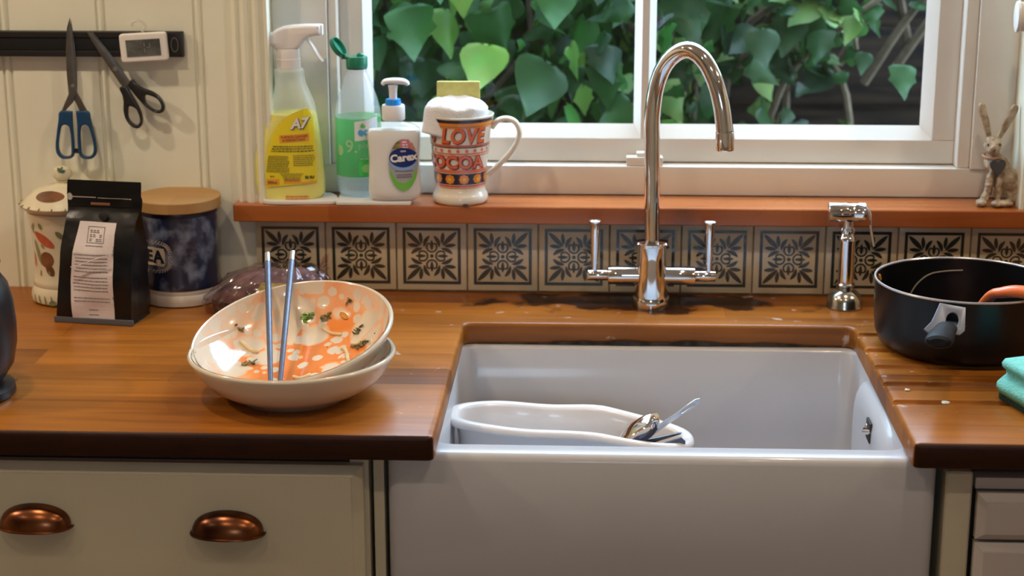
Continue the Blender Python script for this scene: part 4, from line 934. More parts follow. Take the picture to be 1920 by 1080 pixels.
paint('leaf', [('l', (-0.037, 0.120), (-0.044, 0.108), 0.003), ('l', (-0.026, 0.121), (-0.021, 0.112), 0.0032), ('l', (-0.040, 0.095), (-0.027, 0.060), 0.0042), ('l', (-0.026, 0.090), (-0.020, 0.084), 0.002), ('l', (-0.030, 0.052), (-0.030, 0.043), 0.0018), ('l', (-0.015, 0.052), (-0.013, 0.045), 0.0015), ('l', (0.0, 0.11), (0.01, 0.10), 0.004), ('l', (0.02, 0.08), (0.03, 0.05), 0.004), ('l', (-0.045, 0.115), (-0.040, 0.104), 0.002)])
paint('red', [('l', (-0.037, 0.107), (-0.004, 0.087), 0.0072), ('l', (-0.046, 0.075), (-0.043, 0.055), 0.004), ('l', (0.03, 0.1), (0.05, 0.08), 0.006)], name='painted_chilli')
paint('brown', [('e', -0.0175, 0.068, 0.0115, 0.0115), ('l', (-0.018, 0.062), (-0.008, 0.045), 0.006)], name='painted_mushroom')
paint('leaf', [('l', (-0.045+0.011*k, 0.0165), (-0.043+0.011*k, 0.0035), 0.0013) for k in range(9)]+[('l', (-0.016, 0.006), (-0.004, 0.007), 0.004)], rfun=lambda z: 0.0545, name='painted_base_marks')
q = bmesh.new()
for k in range(20):
    a = 2*PI*k/20; c, s = math.cos(a), math.sin(a); w = bmesh.new(); bmesh.ops.create_uvsphere(w, u_segments=8, v_segments=6, radius=1); xf(w, (0.0600*c, 0.0600*s, 0.1435), (0, 0, a), (0.0035, 0.0012, 0.0022)); merge(q, w)
obj('lid_notches', fin(q), mat('painted_rim_olive', (0.36, 0.31, 0.17), 0.3, var=0.2), lid)
b = flat(ell(-0.008, 0, 0.023, 0.0115, 24)); 
gridcut(b, 0.004)
for v in b.verts:
    R_ = 0.0525-(v.co.z+0.0115)*0.72; th = v.co.x/0.046; zz = 0.1520+(v.co.z+0.0115)*0.55; v.co = Vector((R_*math.sin(th), -R_*math.cos(th), zz+0.0012))
decal('painted_mushroom', b, VG['brown'], lid)
b = bmesh.new()
for a in (0.2, 1.3, 2.2): 
    w = bmesh.new(); leaf2(w, (0, 0), (0.007*math.cos(a), 0.007*math.sin(a)), 0.0022); merge(b, w)
at(b, 0.0015, 0.1885)
for v in b.verts: x, z = v.co.x, v.co.z; v.co.y = -math.sqrt(max(0.0148**2-x*x-(z-0.1845)**2*1.2, 1e-6))-0.0002
decal('painted_sprig', b, mat('painted_sprig_green', (0.04, 0.10, 0.04), 0.3, var=0.2), kb)

# ------------------------------------------------------------------ kettle at the left edge
t = thing('kettle', 'glossy black rounded kettle cropped by the left edge of the photo', 'kettle', (-0.391, -0.500, 0)); t.scale = (1, 1, 0.93)
KB = mat('kettle_black', (0.004, 0.005, 0.009), 0.3, coat=0.0, var=0.2)
obj('power_base', lathe([(0.0001, 0), (0.070, 0), (0.073, 0.003), (0.072, 0.012), (0.062, 0.018), (0.0001, 0.018)], 64), KB, t)
obj('jug', lathe([(0.0001, 0.0185), (0.052, 0.0185), (0.062, 0.024), (0.073, 0.042), (0.0785, 0.070), (0.079, 0.095), (0.077, 0.125), (0.0725, 0.146), (0.064, 0.160), (0.048, 0.166), (0.0001, 0.168)], 72), KB, t)
obj('lid', lathe([(0.0001, 0.1662), (0.045, 0.1662), (0.046, 0.170), (0.035, 0.173), (0.012, 0.1745), (0.0001, 0.175)], 48), BLACKPL, t)
obj('handle', sweep(smoothpath([(-0.070, 0, 0.15), (-0.105, 0, 0.160), (-0.128, 0, 0.145), (-0.130, 0, 0.10), (-0.115, 0, 0.06), (-0.072, 0, 0.045)], 6), [(0.011, 0.008)]*31, 16, up=(0, 1, 0)), BLACKPL, t)
obj('spout', sweep([(0.02, 0.062, 0.145), (0.026, 0.080, 0.155), (0.03, 0.09, 0.160)], [0.018, 0.014, 0.010], 20), KB, t)

# ------------------------------------------------------------------ magnetic rack and what hangs on it
t = thing('magnetic_knife_rack', 'long black magnetic knife bar fixed on the cream panelling', 'knife rack', (-0.55, -0.001, 0.3615))
obj('bar', box(-0.36, 0.346, -0.009, 0.0, -0.0182, 0.0182, 0.0015), RACKB, t)
for z in (0.0135, -0.0135): obj('rail', box(-0.358, 0.3215, -0.0135, -0.0092, z-0.0042, z+0.0042, 0.0018, 3), RACKB, t)
obj('magnet_strip', box(-0.358, 0.3215, -0.0115, -0.0092, -0.0088, 0.0088, 0.0006), mat('magnet_steel_black', (0.006, 0.006, 0.006), 0.4, var=0.1), t)
e_ = obj('end_cap', box(0.322, 0.345, -0.0125, -0.0092, -0.017, 0.017, 0.0015), RACKB, t)
obj('fixing_ring', sweep([(0.3345+0.005*math.cos(2*PI*i/20), -0.0128, 0.010*math.sin(2*PI*i/20)) for i in range(20)], 0.0006, 6, cyclic=True), mat('ring_grey', (0.16, 0.15, 0.14), 0.4, var=0.1), e_)

def scissors(name, label, pivot, ang, scale, bladeL, handm, kind):
    """local XZ plane, blades up, origin at the pivot"""
    t = thing(name, label, 'scissors', (pivot[0], -0.0165, pivot[1]), group=None)
    t.rotation_euler = (0, ang, 0); s = scale
    P = lambda L: [(x*s, z*s) for x, z in L]
    if kind == 'big':
        bl1 = [(-.008, -.015), (-.0095, .02), (-.0085, .065), (-.0045, .102), (.0020, .1215), (.0035, .105), (.006, .04), (.0070, -.008), (-.001, -.030), (-.0155, -.045), (-.0235, -.047)]
        bl2 = [(.0068, -.012), (.0088, .02), (.0070, .075), (.0034, .117), (.0005, .075), (-.006, .01), (-.0078, -.012), (.004, -.032), (.010, -.047), (.0240, -.047)]
    else:
        bl1 = [(-.0050, -.036), (-.0068, -.02), (-.0060, .02), (-.0048, .05), (-.003, .0640), (.0, .0640), (.0018, .05), (.004, .02), (.0060, .0), (.0058, -.036)]
        bl2 = [(.0, -.036), (.0066, -.034), (.0068, .0), (.0058, .03), (.0030, .0610), (-.001, .0600), (-.0035, .03), (-.0045, .0)]
    b = poly(P(bl1), 0.0014, 0.0003); xf(b, (0, -0.0009, 0)); obj('blade', b, BLADE, t, angle=30)
    b = poly(P(bl2), 0.0014, 0.0003); xf(b, (0, 0.0009, 0)); obj('blade', b, BLADE, t, angle=30)
    b = lathe([(0.0001, 0), (0.0035*s, 0), (0.0033*s, 0.0010), (0.0001, 0.0014)], 20); xf(b, (0, -0.0017, 0), (math.radians(90), 0, 0)); obj('pivot_screw', b, STEEL, t)
    for sg in (-1, 1):
        if kind == 'big':
            o = [(.0030, -.046), (.0250, -.046), (.0290, -.062), (.0335, -.085), (.0370, -.108), (.0360, -.122), (.0285, -.1315), (.0170, -.133), (.0075, -.130), (.0035, -.121), (.0028, -.10), (.0038, -.070)]
            h = [(.0105, -.074), (.0165, -.0705), (.0235, -.073), (.0270, -.082), (.0312, -.104), (.0308, -.118), (.0258, -.1262), (.0170, -.1278), (.0100, -.1245), (.0085, -.112), (.0085, -.088)]
        else:
            o = [(.0008, -.028), (.0105, -.025), (.0135, -.036), (.0180, -.045), (.0255, -.055), (.0300, -.067), (.0290, -.080), (.0225, -.087), (.0140, -.085), (.0075, -.076), (.0035, -.062), (.0015, -.045)]
            h = [(.0105, -.058), (.0150, -.054), (.0210, -.060), (.0255, -.069), (.0245, -.078), (.0205, -.082), (.0145, -.080), (.0105, -.073), (.0085, -.064)]
        oo = smoothpath([(q[0],q[1]) for q in P(o)]+[P(o)[0]], 4)[:-1]; hh = smoothpath([(q[0],q[1]) for q in P(h)]+[P(h)[0]], 4)[:-1]
        oo = [(sg*x, z) for x, z in oo]; hh = [(sg*x, z) for x, z in hh]
        b = poly(oo, 0.0085*s, 0.0022*s, holes=[hh]); xf(b, (0, sg*0.0008, 0)); obj('handle', b, handm, t, angle=50)
    if kind == 'big': obj('stop', box(-0.004, 0.004, -0.002, 0.002, -0.098, -0.091, 0.001), BLACKPL, t)
    return t
scissors('scissors', 'larger scissors with blue handles hanging from the knife bar', (-0.3645, 0.303), math.radians(0.5), 0.80, 0.1, BLUEPL, 'big')
scissors('scissors', 'smaller scissors with black handles hanging tilted on the knife bar', (-0.3015, 0.3275), math.radians(-33), 1.0, 0.1, BLACKPL, 'small')
t = thing('fridge_thermometer', 'small white digital thermometer clipped to the knife bar', 'thermometer', (-0.2575, -0.015, 0.359)); t.rotation_euler = (0, math.radians(-3.5), 0)
b = poly(rrect(0, 0, 0.0675, 0.0405, 0.0045), 0.010, 0.002, holes=[]); xf(b, (0, -0.005, 0)); tc_ = obj('case', b, WHITEPL, t, angle=50)
sc_ = obj('screen', box(-0.0245, 0.0245, -0.0108, -0.0102, -0.0120, 0.0115, 0.0), LCD, t, smooth=False)
b = bmesh.new()
for x_, z_, w_, h_ in ((0.001, 0.004, 0.0016, 0.006), (0.001, -0.004, 0.0016, 0.006), (0.009, 0.003, 0.0014, 0.006), (0.005, 0.0, 0.004, 0.0014)):
    b.faces.new([b.verts.new(q) for q in ((x_, 0, z_-h_/2), (x_+w_, 0, z_-h_/2), (x_+w_, 0, z_+h_/2), (x_, 0, z_+h_/2))])
for v in b.verts: v.co.y = -0.0111
decal('display_segments', b, mat('lcd_segment', (0.15, 0.16, 0.16), 0.3, var=0.05), sc_)
obj('hook', sweep(smoothpath([(-0.002, -0.004, 0.0195), (0.004, -0.004, 0.027), (0.002, -0.004, 0.034), (-0.006, -0.004, 0.037), (-0.013, -0.004, 0.035), (-0.0135, -0.004, 0.030)], 5), [(0.0025, 0.0018)]*26, 12), film_mat('clear_hook_plastic', (0.8, 0.78, 0.74), 0.45), t)

# ------------------------------------------------------------------ trivets, bottles on the sill
TRIV = mat('trivet_white', (0.72, 0.70, 0.67), 0.35, var=0.06, vscale=20)
def slab(name, label, pts, loc, rz, m=TRIV):
    b = poly(pts, 0.0058, 0.0014); xf(b, (0, 0, 0), (math.radians(90), 0, 0)); 
    o = obj(name, b, m, None, loc=loc, rot=(0, 0, rz)); tag(o, label, 'trivet', 'white slabs under the bottles'); return o
ZS = 0.134
slab('ceramic_coaster', 'rounded white ceramic coaster under the spray bottle', smoothpath([(-0.050, -0.020), (-0.044, -0.028), (0.030, -0.030), (0.046, -0.021), (0.054, 0.005), (0.052, 0.026), (0.03, 0.030), (-0.045, 0.028), (-0.052, 0.0), (-0.050, -0.020)], 5)[:-1], (-0.0445, 0.0010, ZS+0.0030), 0.04)
tr2 = slab('ceramic_coaster', 'rectangular white ceramic tile under the soap bottles', rrect(0, 0, 0.1085, 0.074, 0.004), (0.0640, 0.0075, ZS+0.0030), 0.02)

def zx(x): return -0.0599+(x-35)*0.0002635
def zz(y): return (985-y)*0.000262
t = thing('spray_bottle', 'trigger spray bottle half full of yellow cleaner with a yellow label', 'spray bottle', (-0.058, 0.006, ZS+0.0060))
rows = [(990, 84, 420), (982, 60, 436), (960, 46, 447), (900, 37, 449), (850, 36, 447), (800, 38, 442), (750, 44, 438), (700, 56, 434), (650, 72, 428), (600, 95, 421), (560, 118, 416), (520, 143, 409), (480, 160, 402), (440, 172, 390), (400, 181, 375), (370, 187, 362), (340, 190, 353), (310, 187, 349), (290, 183, 350), (276, 186, 346), (268, 200, 330)]
def srows(R, k=0.0, dk=0.0):
    out = []
    for y, a, b in R:
        z = zz(y); cx = (zx(a)+zx(b))/2; rx = (zx(b)-zx(a))/2-k; dep = min(0.027, rx*1.0) if y > 400 else min(0.027, rx); out.append((z+dk, cx, 0, rx, max(dep-k, 0.004), 2.6 if y > 400 else 2.1))
    return out
SHELL = film_mat('milky_plastic', (0.92, 0.91, 0.85), 0.34, 0.25)
LIQ = mat('yellow_cleaner', (0.86, 0.80, 0.07), 0.3, sss=0.3, var=0.06, vscale=6, spec=0.3)
body = obj('bottle', loft(srows(rows), 64), SHELL, t, angle=60)
obj('liquid', loft(srows([r_ for r_ in rows if r_[0] >= 515], 0.0012, 0.0008), 64), LIQ, t, angle=60)
WPL = mat('translucent_white_plastic', (0.80, 0.77, 0.76), 0.3, sss=0.3, var=0.03)
cxn = zx(264)
obj('collar', lathe([(0.0001, zz(267)), (0.0172, zz(267)), (0.0172, zz(220)), (0.0165, zz(218)), (0.0165, zz(178)), (0.0155, zz(166)), (0.0001, zz(166))], 40, cxn, 0), WPL, t)
H_ = [(126, 142), (140, 118), (168, 88), (205, 62), (245, 46), (300, 37), (360, 34), (440, 33), (451, 40), (452, 86), (444, 92), (410, 97), (385, 103), (365, 116), (348, 134), (335, 152), (318, 168), (262, 172), (200, 170), (196, 152), (160, 150), (132, 153)]
b = poly([(zx(x), zz(y)) for x, y in H_], 0.022, 0.005); th = obj('spray_head', b, WPL, t, angle=60)
obj('nozzle', box(zx(428), zx(458), -0.0075, 0.0075, zz(92), zz(34), 0.0015), WPL, th)
pp = smoothpath([(zx(368), 0, zz(112)), (zx(388), 0, zz(135)), (zx(410), 0, zz(172)), (zx(432), 0, zz(210)), (zx(455), 0, zz(236))], 5)
obj('trigger', sweep(pp, [(0.006, 0.0022)]*len(pp), 14), WPL, t)
LY = mat('yellow_label', (0.80, 0.66, 0.02), 0.4, var=0.03); LO = mat('orange_label_band', (0.80, 0.36, 0.04), 0.4, var=0.03); DK = mat('dark_print', (0.10, 0.09, 0.03), 0.5, var=0.1); WHT = mat('white_print', (0.8, 0.79, 0.77), 0.4, var=0.02)
LP = [(372, 478), (388, 500), (399, 540), (404, 600), (410, 760), (414, 893), (270, 903), (134, 917), (138, 840), (146, 750), (160, 680), (183, 620), (215, 570), (255, 530), (300, 503), (340, 486)]
lb = decal('label', on_mesh(flat([(zx(x), zz(y)) for x, y in LP]), body, 0.0005), LY, t)
def dz(pts): return flat([(zx(x), zz(y)) for x, y in pts])
for P_ in ([(218, 626), (381, 616), (379, 658), (220, 670)], [(136, 872), (212, 868), (210, 902), (134, 908)], [(236, 868), (330, 866), (330, 893), (236, 897)], [(332, 886), (412, 880), (412, 892), (332, 895)]):
    decal('label_band', on_mesh(dz(P_), body, 0.0008), LO, lb)
b = text('A7', 0.0200, 0.0011, 0.25, 0.95); at(b, zx(331), zz(566), 0.06); decal('lettering', on_mesh(b, body, 0.0016), DK, lb)
b = text('A7', 0.0200, 0.0007, 0.25, 0.95); at(b, zx(327), zz(563), 0.06); decal('lettering', on_mesh(b, body, 0.0021), WHT, lb)
b = text('SURFACE CLEANER', 0.0048, 0.0001, 0, 0.92); at(b, zx(300), zz(634), 0.05); m2_ = text('& DISINFECTANT', 0.0048, 0.0001, 0, 0.88); at(m2_, zx(298), zz(652), 0.05); merge(b, m2_)
decal('product_name', on_mesh(b, body, 0.0013), mat('brown_print', (0.35, 0.08, 0.01), 0.5, var=0.1), lb)
b = bmesh.new()
for y, x0, x1 in ((688, 182, 400), (701, 176, 398), (714, 172, 402)): merge(b, textlines(zx(x0), zx(x1), zz(y), 1, 0.002, 0.0014, y, 0, False, 0.005))
for k in range(10): merge(b, textlines(zx(155-k*1.6), zx(272), zz(742+k*9.6), 1, 0.002, 0.0010, k, 0.1, False, 0.004))
for k in range(6): merge(b, textlines(zx(292), zx(405), zz(738+k*11), 1, 0.002, 0.0010, 30+k, 0.1, False, 0.004))
for k in range(5): merge(b, textlines(zx(215+k*6), zx(345-k*6), zz(840+k*9.5), 1, 0.002, 0.0009, 60+k, 0.1, True, 0.004))
merge(b, textlines(zx(352), zx(402), zz(856), 2, 0.0022, 0.0019, 77, 0, False, 0.008)); merge(b, textlines(zx(162), zx(184), zz(855), 1, 0.0024, 0.0018, 79, 0, False, 0.005))
m2_ = text('500ml', 0.0055, 0.0001); at(m2_, zx(172), zz(889)); merge(b, m2_)
decal('small_print', on_mesh(b, body, 0.0013), DK, lb)
b = textlines(-0.005, 0.028, 0.0045, 2, 0.004, 0.002, 5, 0, False, 0.006); decal('base_marks', on_mesh(b, body, 0.0006), mat('red_print', (0.6, 0.12, 0.05), 0.5, var=0.1), t)

# green washing-up liquid bottle
t = thing('dish_soap_bottle', 'clear ribbed washing-up liquid bottle with green label and open green cap', 'dish soap', (0.0385, 0.0230, ZS+0.0060))
pr_ = [(0.0001, 0.001), (0.026, 0.001), (0.031, 0.004), (0.0325, 0.010), (0.0328, 0.030), (0.0330, 0.110), (0.0330, 0.1195)]
z = 0.1200
while z < 0.178:
    s = (z-0.12)/0.058; R0 = 0.0328-0.0185*(s**1.35) if s > 0 else 0.0328
    pr_ += [(R0+0.0008, z), (R0-0.0007, z+0.0021)]; z += 0.0042
pr_ += [(0.0140, 0.1795), (0.0136, 0.187), (0.0001, 0.187)]
CLEAR = film_mat('clear_bottle_plastic', (0.80, 0.84, 0.88), 0.25, 0.12)
CLEAR2 = film_mat('clear_pump_plastic', (0.85, 0.87, 0.9), 0.12, 0.08)
body = obj('bottle', lathe(pr_, 56), CLEAR, t, angle=80)
obj('liquid', lathe([(0.0001, 0.003), (0.025, 0.003), (0.0305, 0.006), (0.0315, 0.012), (0.0315, 0.022), (0.0001, 0.022)], 48), film_mat('clear_soap', (0.6, 0.75, 0.85), 0.3), t)
GRN = film_mat('green_label_film', (0.10, 0.45, 0.12), 0.86, 0.3)
lb = obj('label', lathe([(0.0333, 0.031), (0.03335, 0.032), (0.03335, 0.1145), (0.0333, 0.1155)], 64, capA=False, capB=False), GRN, t)
rf = lambda z: 0.0334
b = flat([(-0.001, 0.084), (-0.001, 0.1120), (0.036, 0.118), (0.036, 0.088)]); decal('logo_panel', on_cyl(b, rf, 0.0005), mat('logo_panel_white', (0.72, 0.76, 0.8), 0.4, var=0.03), lb)
b = text('ecover', 0.0165, 0.0006, 0, 1, 'LEFT'); at(b, 0.0035, 0.0975); decal('lettering', on_cyl(b, rf, 0.0011), mat('cyan_print', (0.06, 0.42, 0.70), 0.4, var=0.05), lb)
b = bmesh.new(); leaf2(b, (0.008, 0.1035), (0.0115, 0.1095), 0.0022); leaf2(b, (0.009, 0.1035), (0.0145, 0.1065), 0.0018); decal('leaf_mark', on_cyl(b, rf, 0.0011), mat('leaf_mark_green', (0.12, 0.55, 0.12), 0.4, var=0.05), lb)
PGR = mat('pale_green_print', (0.35, 0.62, 0.33), 0.4, var=0.05)
b = text('9.', 0.026, 0.0004, 0, 1, 'LEFT'); at(b, -0.0155, 0.0755); merge(b, flat(ell(-0.0255, 0.0695, 0.0062, 0.0075))); q = text('plant', 0.012, 0, 0, 1, 'LEFT'); at(q, 0.004, 0.0775); merge(b, q); merge(b, textlines(0.006, 0.03, 0.058, 1, 0.003, 0.0016, 3, 0, False, 0.008))
decal('lettering', on_cyl(b, rf, 0.0007), PGR, lb)
b = flat(rrect(0.016, 0.044, 0.024, 0.022, 0.003)); decal('bright_panel', on_cyl(b, rf, 0.0005), mat('bright_green_print', (0.05, 0.58, 0.10), 0.4, var=0.05), lb)
b = flat(ell(0.0145, 0.044, 0.0062, 0.0062)); decal('round_badge', on_cyl(b, rf, 0.0009), mat('badge_green', (0.3, 0.7, 0.25), 0.4, var=0.05), lb)
CAPG = mat('cap_green', (0.015, 0.20, 0.115), 0.3, var=0.05)
cp = obj('cap', lathe([(0.0001, 0.1855), (0.0150, 0.1855), (0.0155, 0.187), (0.0155, 0.2000), (0.0148, 0.2015), (0.0001, 0.2015)], 48), CAPG, t)
obj('neck_ring', lathe([(0.0001, 0.1838), (0.0146, 0.1838), (0.0146, 0.1853), (0.0001, 0.1853)], 40), mat('neck_dark', (0.02, 0.04, 0.06), 0.4, var=0.1), t)
obj('spout_tip', lathe([(0.0001, 0.2015), (0.0052, 0.2015), (0.0048, 0.2045), (0.0028, 0.2065), (0.0001, 0.2065)], 20, 0.0055, 0), CAPG, cp)
b = lathe([(0.0001, 0), (0.0150, 0), (0.0154, 0.001), (0.0154, 0.0075), (0.0142, 0.0075), (0.0140, 0.002), (0.0001, 0.0018)], 40); xf(b, (-0.0290, -0.001, 0.2125), (math.radians(10), math.radians(55), 0)); obj('flip_lid', b, CAPG, cp)
obj('hinge', box(-0.0215, -0.0145, -0.004, 0.004, 0.1975, 0.2020, 0.001), CAPG, cp)

# hand soap pump
t = thing('hand_soap_pump', 'clear pump bottle of white hand soap with an oval blue and green label', 'hand soap', (0.0940, -0.0115, ZS+0.0060), math.radians(4))
prow = [(0.000, 0.0330, 0.0195), (0.003, 0.0370, 0.0225), (0.012, 0.0392, 0.0240), (0.03, 0.0385, 0.0238), (0.06, 0.0370, 0.0225), (0.085, 0.0385, 0.0225), (0.097, 0.0390, 0.0220), (0.104, 0.0375, 0.0205), (0.1095, 0.0300, 0.0170), (0.1125, 0.0190, 0.0145), (0.114, 0.0135, 0.0130), (0.118, 0.0130, 0.0130)]
body = obj('bottle', loft([(z, 0, 0, a, b_*0.8 if z < 0.105 else b_*0.95, 2.5 if z < 0.105 else 2.1) for z, a, b_ in prow], 64), CLEAR2, t, angle=70)
SOAP = mat('white_soap', (0.80, 0.80, 0.78), 0.35, sss=0.4, var=0.02)
obj('liquid', loft([(z+0.0012, 0, 0, a-0.0016, b_*0.8-0.0016, 2.5) for z, a, b_ in prow[:7]]+[(0.1025, 0, 0, 0.0355, 0.0150, 2.5)], 64), SOAP, t, angle=70)
W2 = mat('pump_white', (0.80, 0.80, 0.82), 0.3, sss=0.2, var=0.02)
b = lathe([(0.0001, 0.1165), (0.0160, 0.1165), (0.0165, 0.118)]+[(0.0165, 0.118), (0.0165, 0.135), (0.0155, 0.1375), (0.0001, 0.1375)], 48); obj('collar', b, W2, t)
obj('lock_ring', lathe([(0.0001, 0.1377), (0.0108, 0.1377), (0.0115, 0.139), (0.0105, 0.1455), (0.0001, 0.1457)], 40), mat('lock_ring_blue', (0.01, 0.24, 0.75), 0.3, var=0.03), t)
obj('stem', lathe([(0.0001, 0.1458), (0.0055, 0.1458), (0.0058, 0.158), (0.0070, 0.165), (0.0001, 0.166)], 28), W2, t)
b = sweep(smoothpath([(-0.0150, 0, 0.1665), (-0.011, 0, 0.1705), (0.0, 0, 0.1715), (0.012, 0, 0.1710), (0.019, 0, 0.1690), (0.0215, 0, 0.1655)], 5), [(0.0050+0.0015*math.sin(PI*i/25), 0.0028+0.0017*math.sin(PI*i/25)) for i in range(26)], 18, up=(0, 0, 1)); obj('nozzle', b, W2, t)
LXC, LZC = 0.0135, 0.0535
lb = decal('label', on_mesh(flat(ell(LXC, LZC, 0.0208, 0.0375, 40)), body, 0.0005, 0.004), mat('label_silver', (0.36, 0.36, 0.38), 0.35, var=0.05), t)
def lens(z0, z1, rx=0.0208, rz=0.0375):
    out = []
    for i in range(25):
        a = math.asin((z0-LZC)/rz)+(math.asin(min(1, (z1-LZC)/rz))-math.asin((z0-LZC)/rz))*i/24; out.append((LXC+rx*math.cos(a), LZC+rz*math.sin(a)))
    return out+[(2*LXC-x, z) for x, z in out[::-1]]
g = []
for i in range(33): a = math.radians(200+140*i/32); g.append((LXC+0.0206*math.cos(a), LZC+0.0373*math.sin(a)))
for i in range(32, -1, -1): a = math.radians(200+140*i/32); g.append((LXC+0.019*math.cos(a), LZC+0.006+0.032*math.sin(a)))
decal('green_swoosh', on_mesh(flat(g), body, 0.0008, 0.004), mat('swoosh_green', (0.16, 0.5, 0.06), 0.35, var=0.05), lb)
decal('fruit_picture', on_mesh(flat([(LXC-0.016, 0.077), (LXC-0.010, 0.086), (LXC-0.003, 0.090), (LXC-0.003, 0.078)]), body, 0.0008, 0.004), mat('picture_olive', (0.36, 0.28, 0.06), 0.4, col2=(0.08, 0.06, 0.03), vscale=250), lb)
decal('fruit_picture', on_mesh(flat([(LXC+0.008, 0.076), (LXC+0.008, 0.089), (LXC+0.014, 0.084), (LXC+0.018, 0.075)]), body, 0.0008, 0.004), mat('picture_salmon', (0.7, 0.28, 0.2), 0.4, col2=(0.4, 0.2, 0.12), vscale=250), lb)
decal('pink_panel', on_mesh(flat(rrect(LXC+0.0025, 0.083, 0.0125, 0.0150, 0.001)), body, 0.0010, 0.004), mat('panel_pink', (0.62, 0.16, 0.26), 0.4, var=0.05), lb)
b = textlines(LXC-0.001, LXC+0.0065, 0.0870, 3, 0.0040, 0.0020, 12, 0, False, 0.008); decal('panel_print', on_mesh(b, body, 0.0013, 0.004), WHT, lb)
decal('light_blue_oval', on_mesh(flat(ell(LXC-0.0005, 0.0600, 0.0198, 0.0150, 40)), body, 0.0010, 0.004), mat('oval_light_blue', (0.25, 0.4, 0.72), 0.35, var=0.03), lb)
decal('navy_oval', on_mesh(flat(ell(LXC, 0.0645, 0.0200, 0.0142, 40)), body, 0.0013, 0.004), mat('oval_navy', (0.008, 0.018, 0.15), 0.3, var=0.03), lb)
b = text('Carex', 0.0148, 0.0006, 0, 1.02); at(b, LXC+0.0005, 0.0640, 0.09); q = text('care', 0.0045, 0.0001); at(q, LXC, 0.0740); merge(b, q)
decal('lettering', on_mesh(b, body, 0.0018, 0.004), WHT, lb)
b = textlines(LXC-0.012, LXC+0.014, 0.0450, 1, 0.003, 0.0012, 2, 0, True, 0.004); merge(b, textlines(LXC-0.010, LXC+0.013, 0.0395, 2, 0.0032, 0.0015, 4, 0, True, 0.005)); decal('small_print', on_mesh(b, body, 0.0010, 0.004), mat('maroon_print', (0.14, 0.08, 0.12), 0.5, var=0.05), lb)

# ------------------------------------------------------------------ mug with cloth and sponge
t = thing('cocoa_mug', 'tall cream mug with orange and red lettering bands on the window sill', 'mug', (0.1875, 0.008, ZS))
MUGC = mat('mug_cream', (0.74, 0.67, 0.56), 0.18, coat=0.6, var=0.03)
mo_ = [(0.0001, 0.002), (0.036, 0.0), (0.0385, 0.0015), (0.0400, 0.005), (0.0402, 0.010), (0.0385, 0.014), (0.0362, 0.018), (0.0357, 0.024), (0.0370, 0.035), (0.0390, 0.055), (0.0415, 0.080), (0.0445, 0.105), (0.0475, 0.121), (0.0490, 0.1265), (0.0492, 0.1285), (0.0478, 0.1290), (0.0465, 0.1255), (0.042, 0.105), (0.036, 0.055), (0.033, 0.020), (0.0001, 0.012)]
mugo = obj('cup', lathe(mo_, 72), MUGC, t, angle=60)
def mr(z):
    P = mo_[4:14]
    for (a, za), (b_, zb) in zip(P, P[1:]):
        if za <= z <= zb: return a+(b_-a)*(z-za)/max(zb-za, 1e-6)
    return 0.049
hp = smoothpath([(0.0455, 0, 0.108), (0.054, 0, 0.118), (0.067, 0, 0.1215), (0.079, 0, 0.117), (0.0855, 0, 0.105), (0.0835, 0, 0.090), (0.074, 0, 0.074), (0.060, 0, 0.058), (0.048, 0, 0.047), (0.0395, 0, 0.040)], 5)
obj('handle', sweep(hp, [(0.0062, 0.0040)]*len(hp), 18, up=(0, 1, 0)).copy() if False else sweep(hp, [(0.0040, 0.0062)]*len(hp), 18, up=(0, 1, 0)), MUGC, t)
obj('rim_chip', box(0.006, 0.014, -0.0408, -0.0385, 0.0005, 0.0036, 0.0012), mat('chip_dark', (0.05, 0.04, 0.035), 0.8, var=0.3), mugo)['label'] = 'dark chip in the foot'
OR_ = mat('mug_orange', (0.78, 0.26, 0.03), 0.2, coat=0.5, var=0.03); RD = mat('mug_red', (0.58, 0.08, 0.035), 0.2, coat=0.5, var=0.03); RL = mat('mug_coral', (0.68, 0.16, 0.09), 0.2, coat=0.5, var=0.05); NV = mat('mug_navy', (0.02, 0.018, 0.045), 0.2, coat=0.5, var=0.03)
def band(z0, z1, m, off=0.0003, name='band'):
    n = 6; P = [(mr(z0+(z1-z0)*i/n)+off, z0+(z1-z0)*i/n) for i in range(n+1)]
    return obj(name, lathe(P, 72, capA=False, capB=False), m, mugo, angle=60)
band(0.1215, 0.1262, NV); band(0.1165, 0.1212, OR_); band(0.1135, 0.1155, OR_); band(0.1160, 0.1165, NV)
band(0.0870, 0.0895, RD); band(0.0850, 0.0865, NV); band(0.0755, 0.0775, RL); band(0.0725, 0.0740, RL); band(0.0480, 0.0530, RL); band(0.0310, 0.0470, NV); band(0.0275, 0.0300, RD); band(0.0250, 0.0265, OR_)
def mugtext(s, z, size, m, th0, bold, sh, sx, off, name='lettering', al='CENTER'):
    b = text(s, size, bold, sh, sx, al, 1.08); at(b, 0, z); decal(name, on_cyl(b, mr, off, 0.004, th0), m, mugo)
LR = mat('mug_letter_red', (0.74, 0.13, 0.04), 0.2, coat=0.5, var=0.08); LPK = mat('mug_letter_pink', (0.72, 0.26, 0.18), 0.2, coat=0.5, var=0.05)
for s_t, th, al in (('LOVE', 0.17, 'CENTER'), ("IT'S", -0.86, 'RIGHT')):
    mugtext(s_t, 0.1010, 0.0300, NV, th+0.02, 0.0016, 0.15, 0.86, 0.0006, al=al); mugtext(s_t, 0.1018, 0.0300, LR, th, 0.0010, 0.15, 0.86, 0.0011, al=al)
mugtext("COCOA", 0.0628, 0.0250, NV, -0.22, 0.0020, 0, 0.98, 0.0006); mugtext("COCOA", 0.0634, 0.0250, RD, -0.25, 0.0016, 0, 0.98, 0.0011); mugtext("COCOA", 0.0634, 0.0250, LPK, -0.25, -0.0004, 0, 0.98, 0.0015)
